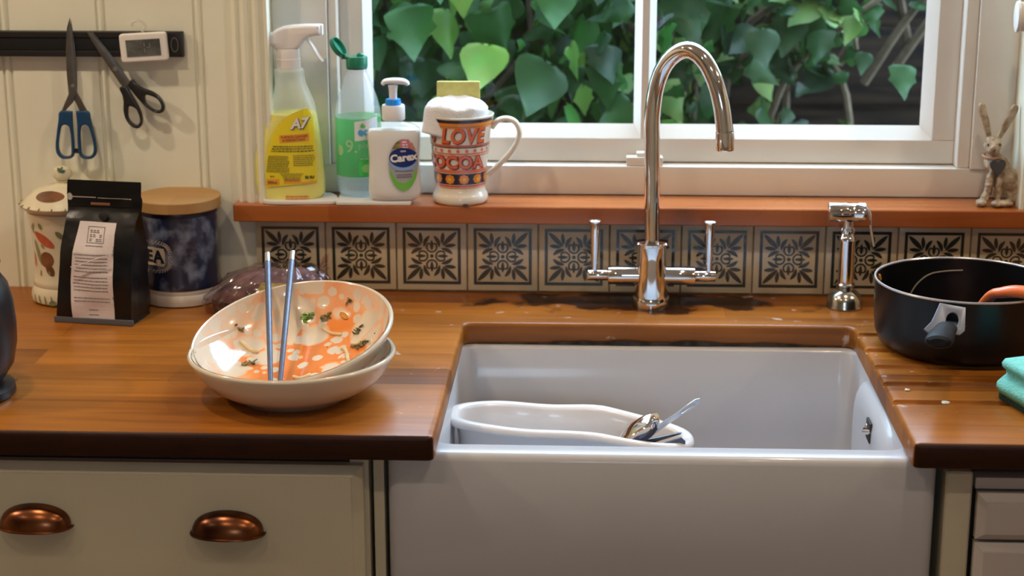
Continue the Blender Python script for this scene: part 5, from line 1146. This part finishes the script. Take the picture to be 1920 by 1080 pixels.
b = bmesh.new()
for k in range(20): leaf2(b, (-0.125+0.0125*k, 0.0835), (-0.125+0.0125*k, 0.0785), 0.0026)
decal('heart_row', on_cyl(b, mr, 0.0006, 0.004), RL, mugo)
b = bmesh.new(); b2_ = bmesh.new()
for k in range(12):
    cx = -0.115+0.0205*k
    for j in range(8): a = 2*PI*j/8; merge(b, flat(ell(cx+0.0048*math.cos(a), 0.039+0.0048*math.sin(a), 0.0024, 0.0024, 10)))
    merge(b2_, flat(ell(cx, 0.039, 0.0026, 0.0026, 12)))
decal('flower_row', on_cyl(b, mr, 0.0006, 0.004), OR_, mugo); decal('flower_centre', on_cyl(b2_, mr, 0.0010, 0.004), mat('mug_yellow', (0.85, 0.5, 0.08), 0.2, coat=0.5, var=0.03), mugo)
# white cloth bundled in the mug, hanging over the left rim
CLOTH = mat('white_cloth', (0.80, 0.79, 0.80), 0.9, var=0.04, vscale=30, bump=0.5, bscale=500)
bm = bmesh.new(); R = []; NS, NA = 34, 96
for k in range(NS+1):
    q = k/NS; ring = []
    for i in range(NA):
        a = 2*PI*i/NA; ca_, sa_ = math.cos(a), math.sin(a)
        hang = math.exp(-((a-math.radians(205))/0.50)**2)         # over the left front of the rim
        fold = noise.noise(Vector((ca_*1.5, sa_*1.5, 0.3)))*0.7+0.35*noise.noise(Vector((ca_*3.2, sa_*3.2, q*1.5)))
        up_ = 0.0190*math.sin(PI*min(1, q/0.86))**0.7-0.002
        rr = 0.0415*min(1, q/0.72)**0.85*(1+0.05*fold)+hang*0.0135*max(0, (q-0.5)/0.5)**0.7
        z = 0.2640+up_*(1+0.55*fold*q+0.25*max(0, sa_)*q) - 0.022*hang*max(0, (q-0.70)/0.30)**1.3 - (1-hang)*0.030*max(0, (q-0.74)/0.26)**1.2
        if q > 0.74: rr -= (1-hang)*0.006*(q-0.74)/0.26
        z += 0.0040*fold*math.sin(PI*q)*q
        ring.append(Vector((0.1865+rr*ca_, 0.003+rr*sa_*0.92, z)))
    R.append(ring)
rings(bm, R, True, True, False); bmesh.ops.remove_doubles(bm, verts=bm.verts[:], dist=1e-5); fin(bm)
cl = obj('cloth', bm, CLOTH, angle=180); md = cl.modifiers.new('t', 'SOLIDIFY'); md.thickness = 0.0018; md.offset = 0
tag(cl, 'crumpled white cloth stuffed in the mug and draped over its rim', 'cloth')
b = box(-0.031, 0.031, -0.006, 0.006, -0.048, 0.048, 0.002, 2); o = obj('sponge_block', b, mat('olive_yellow_sponge', (0.50, 0.44, 0.13), 0.85, var=0.12, vscale=120, bump=0.6, bscale=350), None, loc=(0.1840, 0.030, 0.2570), rot=(math.radians(-4), 0, 0.02))
tag(o, 'flat olive-yellow sponge standing upright in the mug behind the cloth', 'sponge')

# ------------------------------------------------------------------ rabbit figurine
t = thing('rabbit_figurine', 'pale carved-look sitting rabbit figurine on the right end of the sill', 'figurine', (0.9575, 0.018, ZS))
STONE = mat('carved_resin', (0.52, 0.42, 0.29), 0.75, col2=(0.22, 0.13, 0.07), vscale=55, bump=0.9, bscale=130, detail=8)
rb = blobmesh([((0.004, 0.004, 0.046), (0.018, 0.017, 0.026), (0, -0.25, 0)), ((0.020, 0.004, 0.028), (0.021, 0.020, 0.026), (0, -0.3, 0)), ((0.026, -0.004, 0.020), (0.014, 0.012, 0.019), (0, 0, 0)), ((-0.006, 0.0, 0.062), (0.013, 0.013, 0.016), (0, 0, 0)),
               ((-0.009, -0.002, 0.086), (0.0125, 0.0125, 0.014), (0.2, 0.1, 0)), ((-0.010, -0.011, 0.081), (0.009, 0.009, 0.008), (0.2, 0, 0)), ((-0.012, -0.010, 0.030), (0.0055, 0.0055, 0.026), (0.1, 0.1, 0)), ((0.001, -0.014, 0.028), (0.0055, 0.0055, 0.026), (0.1, 0.05, 0)),
               ((-0.023, -0.016, 0.005), (0.008, 0.011, 0.005), (0, 0, 0)), ((-0.017, -0.011, 0.012), (0.005, 0.006, 0.009), (0, 0, 0)), ((-0.004, -0.023, 0.005), (0.007, 0.010, 0.005), (0, 0, 0)), ((0.010, -0.018, 0.005), (0.012, 0.010, 0.005), (0, 0, -0.3)), ((0.036, 0.012, 0.012), (0.008, 0.008, 0.009), (0, 0, 0))], 0.0014, 3, 0.0016, 130)
obj('body', rb, STONE, t)
for (pts, w) in (([(-0.014, 0.0, 0.096), (-0.0185, 0.001, 0.112), (-0.0245, 0.001, 0.130), (-0.0275, 0.001, 0.142), (-0.0275, 0.001, 0.1455)], 0.0050), ([(0.000, 0.002, 0.096), (0.0075, 0.003, 0.112), (0.0150, 0.003, 0.128), (0.0200, 0.003, 0.140), (0.0215, 0.003, 0.143)], 0.0052)):
    p = smoothpath(pts, 6); n = len(p)
    obj('ear', sweep(p, [(w*(0.55+0.6*math.sin(PI*min(1, i/(n-1)*0.93+0.03))), 0.0022+0.0012*math.sin(PI*i/(n-1))) for i in range(n)], 14, up=(0, 1, 0)), STONE, t)
for sx_ in (-1, 1):
    b = bmesh.new(); bmesh.ops.create_uvsphere(b, u_segments=12, v_segments=8, radius=0.0016); xf(b, (-0.0095+sx_*0.0085, -0.0125, 0.0885)); obj('eye', b, mat('eye_dark', (0.03, 0.02, 0.015), 0.4, var=0.1), t)
b = bmesh.new(); bmesh.ops.create_uvsphere(b, u_segments=12, v_segments=8, radius=0.0022); xf(b, (-0.0105, -0.0205, 0.0830)); obj('nose', b, mat('nose_brown', (0.16, 0.08, 0.05), 0.6, var=0.1), t)
obj('collar_cord', sweep([(-0.0085+0.0130*math.cos(2*PI*i/28), -0.001+0.0130*math.sin(2*PI*i/28)*1.05, 0.0705+0.0015*math.sin(2*PI*i/28)) for i in range(28)], 0.0016, 8, cyclic=True), mat('cord_copper', (0.45, 0.22, 0.12), 0.5, var=0.2), t)
hp_ = []
for i in range(40):
    a = 2*PI*i/40; hp_.append((0.0112*math.sin(a)**3*1.05, 0.0009*(13*math.cos(a)-5*math.cos(2*a)-2*math.cos(3*a)-math.cos(4*a))))
b = poly(hp_, 0.003, 0.0008); xf(b, (-0.004, -0.0205, 0.0585), (math.radians(-8), 0, 0.15)); obj('heart_tag', b, mat('slate_tag', (0.055, 0.052, 0.055), 0.6, var=0.2), t)

# white holder on the right architrave
t = thing('blind_cord_holder', 'small white round cord holder at the top right edge of the window', 'cord holder', (0.975, -0.022, 0.407))
obj('knob', sweep([(-0.016, 0, 0), (-0.0155, 0, 0), (-0.012, 0, 0), (-0.010, 0, 0), (0.012, 0, 0), (0.013, 0, 0)], [(0.0205, 0.014), (0.0215, 0.015), (0.0225, 0.0155), (0.0205, 0.014), (0.0205, 0.014), (0.018, 0.012)], 36, up=(0, 1, 0)), WHITEPL, t)
obj('stem', box(-0.006, 0.012, 0.0, 0.0165, -0.006, 0.006, 0.001), WHITEPL, t)

# ------------------------------------------------------------------ tub and cutlery in the sink
t = thing('washing_tub', 'white long wavy-rimmed plastic tub sitting tilted in the sink', 'tub', (0.352, -0.300, -0.25))
TUBP = mat('tub_white_plastic', (0.72, 0.68, 0.67), 0.28, coat=0.3, sss=0.1, var=0.03)
def tubring(off, dz_, flatten=1.0):
    out = []
    for i in range(96):
        a = 2*PI*i/96; c, s = math.cos(a), math.sin(a)
        x = 0.159*math.copysign(abs(c)**0.8, c); waist = 1-0.10*math.exp(-((x+0.02)/0.045)**2)
        y = 0.060*waist*math.copysign(abs(s)**0.75, s)
        n_ = Vector((c*0.6, s, 0)).normalized()
        wave = 0.0035*math.exp(-((x-0.03)/0.05)**2)+0.0015*math.exp(-((x+0.10)/0.04)**2)
        tilt = -0.060*(x+0.0)*1.0 - (0.010*max(0, x-0.04)/0.1)
        out.append(Vector((x+n_.x*off, y+n_.y*off, (dz_+(wave+tilt)*flatten))))
    return out
bm = bmesh.new()
Z0 = 0.1585
rings(bm, [tubring(-0.045, 0.006, 0), tubring(-0.032, 0.001, 0), tubring(-0.020, 0.008, 0.1), tubring(-0.012, Z0-0.03, 0.9), tubring(-0.009, Z0-0.010, 1), tubring(-0.004, Z0-0.0085, 1), tubring(0.002, Z0-0.010, 1), tubring(0.0045, Z0-0.0085, 1), tubring(0.0045, Z0-0.004, 1), tubring(0.002, Z0-0.0005, 1), tubring(-0.003, Z0+0.001, 1), tubring(-0.009, Z0-0.0005, 1), tubring(-0.0125, Z0-0.005, 1), tubring(-0.0150, Z0-0.03, 0.9), tubring(-0.024, 0.014, 0.1), tubring(-0.034, 0.009, 0), tubring(-0.046, 0.009, 0)])
obj('tub_body', fin(bm), TUBP, t, angle=60)

t = thing('serving_spoon', 'polished steel spoon with a folded loop handle leaning in the tub', 'spoon', (0.43, -0.33, -0.12))
P = [(0.0, 0.0, -0.035), (-0.014, 0.0, 0.000), (-0.004, 0.0, 0.020), (0.012, 0.0, 0.034), (0.026, 0.0, 0.040), (0.033, 0.0, 0.036), (0.030, 0.0, 0.028)]
p = smoothpath(P, 7); n = len(p)
obj('handle', sweep(p, [(0.0085+0.0045*math.sin(PI*i/(n-1)), 0.0016) for i in range(n)], 18, up=(-1, -0.35, 0.6)), CHROME, t, angle=60)
p = smoothpath([(0.006, -0.008, -0.045), (-0.005, -0.006, -0.005), (0.006, -0.004, 0.012), (0.024, -0.004, 0.021), (0.034, -0.003, 0.033)], 6); n = len(p)
obj('inner_strip', sweep(p, [(0.010, 0.0012)]*n, 12, up=(-1, -0.2, 0.9)), mat('dark_underside', (0.05, 0.055, 0.09), 0.35, metal=0.6, var=0.1), t)
obj('spoon_bowl', loft([(-0.10, 0.002, 0, 0.008, 0.003, 2), (-0.085, 0.002, 0, 0.018, 0.006, 2), (-0.06, 0.002, 0, 0.020, 0.007, 2), (-0.04, 0.001, 0, 0.010, 0.003, 2), (-0.030, 0.0, 0, 0.007, 0.002, 2)], 28), CHROME, t)
t = thing('slotted_handle', 'flat steel utensil handle with a slot, sticking out of the tub', 'utensil', (0.432, -0.300, -0.128))
d = Vector((0.0905, 0.010, 0.0640)); 
def wp(u_, v_): # along handle, across
    a = d.normalized(); c = Vector((-0.55, -0.35, 0.85)); c = (c-a*c.dot(a)).normalized(); return a*u_+c*v_
L_ = d.length
b = poly([(0, -0.0050), (0.03, -0.0048), (0.075, -0.0036), (L_-0.02, -0.0045), (L_-0.005, -0.0045), (L_, -0.0020), (L_, 0.0020), (L_-0.005, 0.0045), (L_-0.02, 0.0045), (0.075, 0.0036), (0.03, 0.0048), (0, 0.0050)], 0.0016, 0.0004, holes=[rrect(L_-0.020, 0, 0.022, 0.0042, 0.002)[::-1]])
a = d.normalized(); c = Vector((-0.45, -0.30, 0.9)); c = (c-a*c.dot(a)).normalized(); nr = a.cross(c)
Mx = Matrix((a, nr, c)).transposed().to_4x4(); bmesh.ops.transform(b, matrix=Mx, verts=b.verts[:]); obj('handle', b, STEEL, t, angle=40)
obj('shank', sweep([-a*0.09, -a*0.05, a*0.005], [(0.012, 0.0012), (0.010, 0.0012), (0.0048, 0.001)], 12, up=tuple(nr)), STEEL, t)
t = thing('dark_spatula', 'black flat blade of a utensil resting low at the right end of the tub', 'utensil', (0.452, -0.330, -0.1035))
b = poly([(-0.012, -0.010), (0.0, -0.0105), (0.044, 0.0045), (0.046, 0.0065), (0.040, 0.0060), (0.0, -0.0030), (-0.012, -0.006)], 0.004, 0.0010); obj('blade', b, BLACKPL, t, rot=(0.2, 0, 0.1))
b = poly([(0.004, -0.0125), (0.044, 0.0030), (0.050, -0.003), (0.050, -0.010), (0.045, -0.0135)], 0.003, 0.0008); xf(b, (0, -0.006, 0)); obj('flat_face', b, mat('dark_blue_steel', (0.10, 0.11, 0.16), 0.35, metal=0.5, var=0.1), t, rot=(0.2, 0, 0.1))

# ------------------------------------------------------------------ outside: bank, fence and ivy
struct(obj('ground', box(-3, 4, 0.125, 2.2, -0.95, -0.9), mat('soil', (0.05, 0.035, 0.022), 0.95, var=0.5, vscale=6), smooth=False))
FEN = mat('weathered_boards', (0.016, 0.010, 0.007), 0.9, spec=0.1, col2=(0.004, 0.003, 0.003), vscale=10, stretch=(0.6, 1, 6), bump=0.5, bscale=30)
t = thing('garden_fence', 'dark weathered board fence behind the ivy outside the window', 'fence', (0.5, 1.03, -0.9))
for k in range(12):
    z0 = 0.0+0.145*k; obj('board', box(-2.2, 2.4, -0.012-0.008*(k % 2), 0.004-0.008*(k % 2), z0, z0+0.152, 0.003), FEN, t)
for x in (-1.5, 0.3, 1.9): obj('fence_post', box(x, x+0.09, 0.012, 0.10, 0, 1.80, 0.004), FEN, t)
def leaf_mat(name, c1, c2, c3):
    m = bpy.data.materials.new(name); t, N, L = nt(m); b = N['Principled BSDF']; o = N['Material Output']
    g = N.new('ShaderNodeNewGeometry'); rm = N.new('ShaderNodeValToRGB'); rm.color_ramp.elements[0].color = (*c1, 1); rm.color_ramp.elements[1].color = (*c3, 1); e = rm.color_ramp.elements.new(0.72); e.color = (*c2, 1)
    L.new(g.outputs['Random Per Island'], rm.inputs['Fac'])
    tc = N.new('ShaderNodeTexCoord'); n = N.new('ShaderNodeTexNoise'); n.inputs['Scale'].default_value = 22; n.inputs['Detail'].default_value = 6; L.new(tc.outputs['Object'], n.inputs['Vector'])
    mx = N.new('ShaderNodeMix'); mx.data_type = 'RGBA'; mx.blend_type = 'MULTIPLY'; mx.inputs['Factor'].default_value = 0.5; L.new(rm.outputs['Color'], mx.inputs['A']); L.new(n.outputs['Color'], mx.inputs['B'])
    L.new(mx.outputs['Result'], b.inputs['Base Color']); b.inputs['Roughness'].default_value = 0.42; b.inputs['Specular IOR Level'].default_value = 0.22
    tl = N.new('ShaderNodeBsdfTranslucent'); L.new(rm.outputs['Color'], tl.inputs['Color']); x = N.new('ShaderNodeMixShader'); x.inputs[0].default_value = 0.35
    L.new(b.outputs[0], x.inputs[1]); L.new(tl.outputs[0], x.inputs[2]); L.new(x.outputs[0], o.inputs['Surface']); return m
LEAF = leaf_mat('ivy_leaf', (0.006, 0.034, 0.008), (0.028, 0.115, 0.018), (0.24, 0.42, 0.08))
LEAF2 = leaf_mat('small_leaf', (0.008, 0.030, 0.010), (0.030, 0.090, 0.022), (0.22, 0.34, 0.10))
BARK = mat('ivy_bark', (0.10, 0.07, 0.045), 0.9, var=0.4, vscale=40)
outl = [(0, 0), (0.10, 0.20), (0.34, 0.16), (0.50, 0.02), (0.47, -0.22), (0.30, -0.46), (0.14, -0.72), (0, -1.0)]
outl = [(0, 0.0), (0.07, 0.09), (0.22, 0.15), (0.38, 0.12), (0.48, 0.0), (0.50, -0.14), (0.43, -0.32), (0.30, -0.52), (0.16, -0.74), (0.05, -0.93), (0, -1.0)]
outl_a = outl
outl_b = [(0, 0.0), (0.10, 0.10), (0.28, 0.16), (0.46, 0.08), (0.44, -0.06), (0.40, -0.20), (0.47, -0.34), (0.33, -0.44), (0.20, -0.62), (0.07, -0.88), (0, -1.0)]
shape_rnd = random.Random(3)
def add_leaf(b, c, size, ax, ay, az, fold=0.25, curl=0.25, wid=1.0):
    outl = outl_b if shape_rnd.random() < 0.6 else outl_a
    E3 = Matrix.LocRotScale(Vector(c), __import__('mathutils').Euler((ax, ay, az)), Vector((size, size, size)))
    mid = [b.verts.new(E3 @ Vector((0, -curl*(z*z)*1.0, z))) for x, z in outl]
    for sg in (-1, 1):
        A = [b.verts.new(E3 @ Vector((sg*x*0.55*wid, -curl*z*z+fold*x*0.45, z))) for x, z in outl[1:-1]]
        B = [b.verts.new(E3 @ Vector((sg*x*wid, -curl*z*z+fold*x+0.04*math.sin(z*9), z))) for x, z in outl[1:-1]]
        n = len(A)
        for i in range(n-1):
            b.faces.new((mid[i+1], mid[i+2], A[i+1], A[i])); b.faces.new((A[i], A[i+1], B[i+1], B[i]))
        b.faces.new((mid[0], mid[1], A[0])); b.faces.new((mid[0], A[0], B[0])); b.faces.new((mid[-1], A[-1], mid[-2])); b.faces.new((mid[-1], B[-1], A[-1]))
rnd = random.Random(11)
def plant(name, label, cat, leaves, stems, lm):
    t = thing(name, label, cat, (stems[0][0][0], stems[0][0][1], -0.9)); o = Vector(t.location)
    b = bmesh.new()
    for L_ in leaves: add_leaf(b, Vector(L_[0])-o, *L_[1:])
    bmesh.ops.recalc_face_normals(b, faces=b.faces[:]); obj('foliage', b, lm, t, angle=180)
    b = bmesh.new()
    for s in stems:
        p = smoothpath([Vector(q)-o for q in s], 4); merge(b, sweep(p, [0.009-0.0055*i/len(p) for i in range(len(p))], 7))
    obj('stem', b, BARK, t)
lv = []
for i in range(820):
    x = rnd.uniform(-0.45, 0.56); y = rnd.uniform(0.42, 0.86); zt = rnd.uniform(0.10, 0.80)
    s = rnd.uniform(0.040, 0.088)*(0.8 if x > 0.36 else 1.0)
    if x > 0.40 and rnd.random() < 0.35: continue
    lv.append(((x, y, zt), s, rnd.gauss(-0.35, 0.35), rnd.gauss(0, 0.5), rnd.gauss(0, 0.7), rnd.uniform(0.0, 0.5), rnd.uniform(-0.2, 0.4), rnd.uniform(0.8, 1.15)))
for i in range(420):
    lv.append(((rnd.uniform(-0.45, 0.62), rnd.uniform(0.78, 0.92), rnd.uniform(0.05, 0.86)), rnd.uniform(0.06, 0.11), rnd.gauss(-0.3, 0.3), rnd.gauss(0, 0.6), rnd.gauss(0, 0.6), 0.2, 0.2, 1.0))
# hero leaves in front
for (x, z, s, rr, yw, cw) in ((0.115, 0.46, 0.12, 0.15, 0.5, 0), (0.318, 0.395, 0.085, 0.25, 0.25, 0), (0.295, 0.475, 0.09, 0.2, 0.1, 0), (0.075, 0.36, 0.11, -0.2, 0.0, 0), (0.20, 0.30, 0.10, 0.1, -0.2, 0), (0.30, 0.27, 0.12, 0.55, 0.2, 0), (0.405, 0.48, 0.085, 0.3, -0.2, 0), (0.05, 0.47, 0.09, -0.1, 0.3, 0), (0.20, 0.47, 0.085, -0.3, -0.3, 0)):
    lv.append(((x, 0.40, z), s*0.8, -0.35, rr, yw, 0.18, 0.3, 1.05))
for i in range(300):
    lv.append(((rnd.uniform(-0.4, 0.58), rnd.uniform(0.42, 0.7), rnd.uniform(0.12, 0.75)), rnd.uniform(0.018, 0.042), rnd.gauss(-0.3, 0.7), rnd.gauss(0, 1.2), rnd.gauss(0, 0.9), rnd.uniform(0, 0.6), rnd.uniform(-0.3, 0.5), rnd.uniform(0.7, 1.0)))
stems = [[(x0, rnd.uniform(0.6, 0.9), -0.9)]+[(x0+rnd.gauss(0, 0.05)+k*rnd.uniform(-0.02, 0.04), rnd.uniform(0.6, 0.85), -0.6+0.3*k) for k in range(6)] for x0 in (-0.35, -0.1, 0.12, 0.33, 0.5)]
plant('ivy', 'dense large-leaved green ivy filling the left window pane outside', 'ivy', lv, stems, LEAF)
lv = []
stems = [[(0.62, 0.75, -0.9), (0.66, 0.72, -0.3), (0.70, 0.68, 0.15), (0.80, 0.64, 0.30), (0.95, 0.60, 0.42), (1.08, 0.58, 0.50)],
         [(0.60, 0.70, -0.3), (0.62, 0.68, 0.22), (0.70, 0.62, 0.36), (0.78, 0.60, 0.375), (0.82, 0.59, 0.34), (0.835, 0.59, 0.28)], [(0.55, 0.75, -0.2), (0.57, 0.72, 0.3), (0.60, 0.7, 0.6), (0.70, 0.7, 0.9)], [(0.68, 0.8, -0.5), (0.72, 0.78, 0.2), (0.66, 0.75, 0.5), (0.72, 0.7, 0.8)],
         [(0.9, 0.8, -0.5), (0.86, 0.78, 0.1), (0.8, 0.75, 0.25), (0.74, 0.7, 0.27), (0.71, 0.66, 0.31)]]
for k_ in range(12):
    x0 = rnd.uniform(0.50, 1.0); z0 = rnd.uniform(0.0, 0.35); dx = rnd.uniform(-0.18, 0.18)
    stems.append([(x0, 0.78, z0), (x0+dx*0.5, 0.72, z0+0.15), (x0+dx, 0.66+rnd.uniform(-.05, .05), z0+0.27+rnd.uniform(-.04, .04)), (x0+dx*1.6, 0.62, z0+0.33)])
for s in stems:
    P = smoothpath(s, 8)
    for q in P[6:]:
        if rnd.random() < 0.55: lv.append(((q[0]+rnd.gauss(0, .02), q[1]-rnd.uniform(0, .06), q[2]+rnd.gauss(0, .02)), rnd.uniform(0.025, 0.05), rnd.gauss(-0.4, .5), rnd.gauss(0, .9), rnd.gauss(0, .8), 0.2, 0.2, 0.9))
for i in range(150):
    x = rnd.uniform(0.46, 0.80)+rnd.uniform(0, 0.15)*rnd.random(); z = rnd.uniform(0.25, 0.8) if rnd.random() < 0.75 else rnd.uniform(0.1, 0.4)
    lv.append(((x, rnd.uniform(0.55, 0.85), z), rnd.uniform(0.04, 0.085), rnd.gauss(-0.35, .35), rnd.gauss(0, .6), rnd.gauss(0, .8), 0.2, 0.2, 1.0))
for (x, z, s) in ((0.665, 0.315, 0.065), (0.905, 0.255, 0.055), (0.56, 0.46, 0.10), (0.53, 0.37, 0.09), (0.60, 0.42, 0.06), (0.50, 0.22, 0.07)): lv.append(((x, 0.52, z), s, -0.3, rnd.gauss(0, .4), 0.2, 0.2, 0.2, 1.0))
plant('climbing_shrub', 'sparse small-leaved climber with bare stems behind the right window pane', 'shrub', lv, stems, LEAF2)
